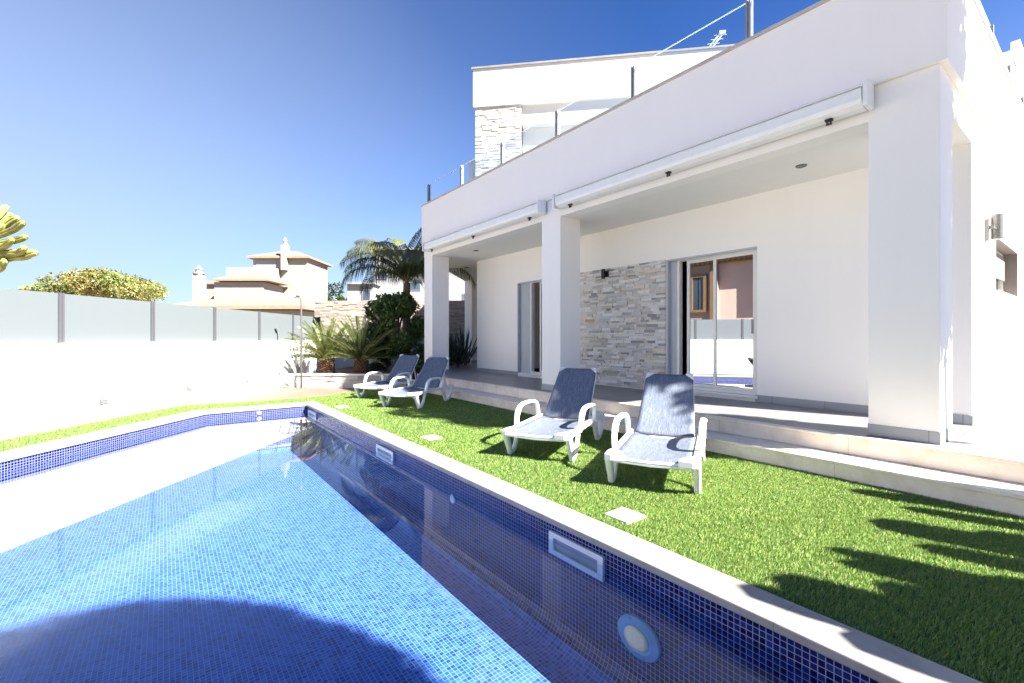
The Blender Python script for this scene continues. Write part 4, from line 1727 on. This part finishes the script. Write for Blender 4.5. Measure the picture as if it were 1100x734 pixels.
def left_cactus():
    d = 9.5
    R_ = Vector((VC, -VS, 0))
    F_ = Vector((VS, VC, 0))
    def P(u, v, dd=0.0):
        q = d + dd
        x, y = fpt(VIEW, vl(u, q), q)
        return Vector((x, y, vz(v, q)))
    base = P(-70, 395)
    base.z = 0
    arms = [([base, P(-66, 330), P(-58, 275), P(-50, 230)], 0.17)]
    spec = [((-62, 300), (-20, 284), (14, 277), (30, 274), (40, 271, -0.1)),
            ((-60, 290), (-14, 276), (8, 272), (21, 271), (26, 265)),
            ((-60, 295), (-18, 282), (4, 277), (28, 276), (34, 268)),
            ((-60, 285), (-25, 268), (0, 262), (18, 258), (29, 254)),
            ((-58, 285), (-25, 262), (2, 252), (16, 246), (26, 238)),
            ((-58, 280), (-25, 255), (0, 246), (12, 238), (20, 233)),
            ((-56, 275), (-25, 255), (-4, 243), (7, 232), (13, 233)),
            ((-55, 270), (-28, 245), (-6, 235), (3, 226), (7, 221)),
            ((-55, 265), (-32, 240), (-14, 230), (-6, 222), (-4, 212)),
            ((-60, 280), (-50, 250), (-40, 225), (-34, 205), (-33, 190)),
            ((-60, 300), (-75, 270), (-82, 240), (-84, 215), (-85, 200)),
            ((-62, 300), (-24, 292), (-2, 290), (3, 284), (6, 279)),
            ((-62, 300), (-90, 285), (-105, 262), (-108, 240), (-110, 222)),
            ((-58, 290), (-30, 275), (-8, 268), (6, 264), (14, 256)),
            ((-58, 290), (-30, 272), (-12, 258), (-2, 250), (3, 240))]
    rr = random.Random(4)
    for sp in spec:
        dd = rr.uniform(-0.5, 0.5)
        arms.append(([P(q[0], q[1], dd * (i / 4)) for i, q in enumerate(sp)], 0.068))
    cactus('cactus', arms, 'tall yellow green candelabra cactus rising behind the boundary wall', None, tuple(base))
left_cactus()

# ================================================================== FAR TREES AND HOUSES
D = 45
cx, cy = fpt(VIEW, vl(118, D), D)
rr = random.Random(9)
bl = []
for k in range(44):
    q = rr.uniform(-1, 1)
    w_ = rr.uniform(-1, 1)
    top = (1 - 0.75 * q * q) * 2.6
    px, py = fpt(VIEW, vl(118, D) + q * 5.0, D + w_ * 3.0)
    s = rr.uniform(0.9, 1.5)
    bl.append((px, py, 4.6 + top * rr.uniform(0.55, 1.0) - s * 0.2, s * 1.2, s * 1.2, s * 0.72))
tree('pine_tree', cx, cy, 0, 'broad olive green umbrella pine beyond the frosted screen', 'tree', bl, 15000, 0.17, (0.19, 0.19, 0.055), (4.2, 0.3), 61, limbs=10)
for u, d, h, r, lb, sd_, c in ((360, 42, 6.0, 2.0, 'dark green tree between the cream villa and the palm', 62, (0.035, 0.06, 0.03)),
                               (368, 38, 4.4, 1.3, 'lighter low tree in front of the dark one by the cream villa', 63, (0.10, 0.13, 0.04))):
    cx, cy = fpt(VIEW, vl(u, d), d)
    tree('garden_tree', cx, cy, 0, lb, 'tree', blob_set(cx, cy, h - r, r, r, r * 1.2, 14, sd_), 4500, 0.14, c, (h - 1.5 * r, 0.18), sd_, 'trees behind the far wall')


def vbox(m, u0, u1, d0, d1, v0, v1, dref=None):
    """box set square to the view frame; edges given where they show at depth d0"""
    dref = dref or d0
    m.obox(VIEW, vl(u0, dref), vl(u1, dref), d0, d1, max(-0.03, vz(v1, dref)), vz(v0, dref))


def hip_roof(m, a0, a1, b0, b1, z0, z1, ov, inset, thick=0.12):
    A0, A1, B0, B1 = a0 - ov, a1 + ov, b0 - ov, b1 + ov
    bot = [fpt(VIEW, a, b) for a, b in ((A0, B0), (A1, B0), (A1, B1), (A0, B1))]
    top = [fpt(VIEW, a, b) for a, b in ((A0 + inset, B0 + inset), (A1 - inset, B0 + inset), (A1 - inset, B1 - inset), (A0 + inset, B1 - inset))]
    m.hexa([(*p, z0 - thick) for p in bot] + [(*p, z0) for p in bot])
    m.hexa([(*p, z0 + 0.001) for p in bot] + [(*p, z1) for p in top])


def cream_villa():
    d = 30.0
    x, y = fpt(VIEW, vl(300, d), d)
    t = thing('neighbour_villa', (x, y, 0), 'cream villa with stepped terracotta hip roofs and chimneys beyond the screen', 'house')
    m = MB()
    vbox(m, 272, 330, d, d + 3.3, 278, 380)                       # tower
    vbox(m, 230, 283, d - 2.4, d - 0.01, 303, 380, d - 2.4)        # lower wing in front
    vbox(m, 252, 301, d - 0.9, d - 0.012, 289.5, 303, d)
    vbox(m, 222, 240, d + 0.4, d + 3, 302, 380)
    m.build('wall', 'cream', t)
    m = MB()
    vbox(m, 275, 297, d - 0.02, d - 0.001, 279.5, 287.5)
    m.build('window', 'white_house', t)
    m = MB()
    hip_roof(m, vl(272, d), vl(330, d), d, d + 3.3, vz(276, d), vz(267, d), 0.28, 1.4)
    m.build('roof', 'roof_tile', t)
    m = MB()
    hip_roof(m, vl(237, d - 2.4), vl(287, d - 2.4), d - 2.4, d - 0.4, vz(300, d - 2.4), vz(291.5, d - 2.4), 0.26, 1.2)
    m.build('roof', 'roof_tile', t)
    m = MB()
    hip_roof(m, vl(222, d), vl(240, d), d + 0.4, d + 3, vz(303, d), vz(300, d), 0.2, 0.5)
    m.build('roof', 'roof_tile', t)
    for (u0, u1, vtop, vb, dd) in ((206.5, 215.5, 294, 380, d - 1), (301.5, 307, 263, 290, d - 0.35)):
        m = MB()
        vbox(m, u0, u1, dd, dd + 0.5, vtop, vb)
        um = (u0 + u1) / 2
        px, py = fpt(VIEW, vl(um, dd), dd + 0.25)
        zt_ = vz(vtop, dd)
        k = (u1 - u0) / 9
        m.lathe((px, py, zt_), [(0.34 * k, 0), (0.34 * k, 0.06), (0.2 * k, 0.08), (0.2 * k, 0.26), (0.26 * k, 0.28), (0.14 * k, 0.4), (0.05 * k, 0.52)], 12)
        m.build('chimney', 'cream', t)
    # low tiled eave of the ground floor
    m = MB()
    q = d - 8
    hip_roof(m, vl(186, q), vl(322, q), q, q + 6, vz(329, q), vz(316, q), 0.45, 2.2, 0.16)
    m.build('roof', 'roof_tile', t)
    m = MB()
    vbox(m, 186, 322, q, q + 5.4, 333.4, 380)
    m.build('wall', 'cream', t)
cream_villa()

def white_house():
    d = 32
    x, y = fpt(VIEW, vl(410, d), d)
    t = thing('white_house', (x, y, 0), 'pale modern house glimpsed through the palm fronds', 'house')
    m = MB()
    vbox(m, 373, 401, d, d + 5, 304, 380)
    vbox(m, 401.2, 470, d + 1.2, d + 8, 268, 380)
    vbox(m, 478, 520, d + 0.5, d + 8, 285, 380)
    m.build('wall', 'white_house', t)
    for u0, u1, v0, v1, dd in ((389, 398, 311, 323, d), (405, 415, 290, 300, d + 1.2), (440, 452, 300, 312, d + 1.2), (497, 505, 315, 322, d + 0.5)):
        m = MB()
        vbox(m, u0, u1, dd - 0.06, dd - 0.002, v0, v1)
        w_ = m.build('window', 'white_house', t)
        m = MB()
        vbox(m, u0 + 0.8, u1 - 0.8, dd - 0.075, dd - 0.0605, v0 + 0.8, v1 - 0.8)
        m.build('pane', 'dark_glass', w_)
    m = MB()
    vbox(m, 371.5, 402.5, d - 0.3, d + 5.2, 303, 305.2)
    vbox(m, 400, 471, d + 0.9, d + 8.2, 265.5, 268.2)
    m.build('roof', 'white_house', t)
white_house()

# the neighbour on the left, seen mirrored in the sliding door
def pink_house():
    t = thing('pink_house', (-7.5, 10, 0), 'pink rendered house with tiled eave mirrored in the sliding door glass', 'house')
    m = MB()
    m.box(-14, -6.0, 3.5, 10.45, 0, 4.42)
    m.box(-6.001, -5.72, 8.2, 8.85, 2.75, 4.3)
    m.build('wall', 'pink', t)
    m = MB()
    m.box(-13.5, -5.85, 10.452, 14.0, 0, 4.5)
    m.build('annexe', 'shaded_pink', t)
    m = MB()
    for k in range(48):
        yy = 3.2 + k * 0.23
        m.tube([(-5.55, yy, 4.45), (-9.5, yy, 6.0)], 0.11, 8)
    m.box(-9, -5.7, 3.2, 14.2, 4.36, 4.42)
    m.build('roof', 'ochre', t)
    m = MB()
    m.box(-5.849, -5.76, 10.95, 11.75, 2.3, 2.42)
    m.box(-5.849, -5.76, 10.95, 11.75, 3.85, 3.97)
    m.box(-5.849, -5.76, 10.95, 11.1, 2.421, 3.849)
    m.box(-5.849, -5.76, 11.6, 11.75, 2.421, 3.849)
    w_ = m.build('window', 'ochre', t)
    m = MB()
    m.box(-5.845, -5.80, 11.11, 11.59, 2.43, 3.84)
    m.build('pane', 'dark_glass', w_)
    m = MB()
    m.box(-5.848, -5.80, 11.33, 11.37, 2.43, 3.84)
    m.build('glazing_bar', 'frame', w_)
    m = MB()
    m.box(-5.849, -5.7, 10.5, 10.75, 1.9, 4.3)
    m.build('corner_trim', 'ochre', t)
pink_house()

# ================================================================== OUTSIDE THE FRAME, CASTING THE SHADOWS SEEN ON TURF, POOL AND WALL
def side_cactus():
    arms = []
    tips = [((3.63, 0.98), 1.9, 0.17), ((3.42, 0.72), 1.6, 0.12), ((2.98, 1.02), 2.2, 0.09), ((2.86, 0.93), 2.3, 0.10), ((2.72, 0.74), 2.0, 0.12), ((2.40, 1.06), 2.4, 0.14),
            ((2.32, 0.78), 2.2, 0.12), ((3.2, 0.42), 1.8, 0.15), ((2.9, 0.38), 1.9, 0.17), ((2.55, 0.5), 1.8, 0.16), ((3.6, 0.35), 1.5, 0.15), ((3.95, 0.55), 1.6, 0.12),
            ((4.25, 1.3), 2.5, 0.12), ((4.1, 0.95), 2.2, 0.10), ((2.75, 0.1), 1.6, 0.16), ((2.17, 1.12), 2.5, 0.13), ((2.14, 0.7), 2.2, 0.13), ((2.3, 0.35), 1.9, 0.14), ((3.3, 0.0), 1.4, 0.17)]
    base = Vector((3.75, -2.2, 0))
    for (tx, ty), h, r in tips:
        tip = Vector((tx + 0.37 * h, ty - 1.12 * h, h))
        el = Vector((tip.x, tip.y, max(0.3, h - 1.3)))
        j = base + Vector(((tip.x - base.x) * 0.3, (tip.y - base.y) * 0.3, 0.4))
        arms.append(([base + Vector((0, 0, 0.05)), j, el - Vector((0, 0, 0.12)), el.lerp(tip, 0.5), tip], r))
    arms.append(([base, base + Vector((0, 0, 0.5)), base + Vector((0.05, 0, 1.1))], 0.22))
    cactus('cactus', arms, 'many armed candelabra cactus outside the frame beside the steps', None, tuple(base))
side_cactus()

cx, cy, cz = 2.25, -5.3, 6.0
tree('round_tree', cx, cy, 0, 'round clipped tree behind the camera shading the pool', 'tree', [(cx, cy, cz, 1.50, 1.50, 1.50)],
     60000, 0.05, (0.05, 0.09, 0.025), (5.2, 0.16), 71, jit=(0.98, 1.0))
tree('slim_tree', 6.35, -2.5, 0, 'slim tall tree outside the frame shading the corner pillar', 'tree',
     [(6.35 + 0.16 * math.sin(k * 2.1), -2.5 + 0.16 * math.cos(k * 1.7), 4.4 + k * 0.33, 0.43, 0.43, 0.40) for k in range(12)], 11500, 0.06, (0.05, 0.08, 0.03), (5.0, 0.07), 72, limbs=3)
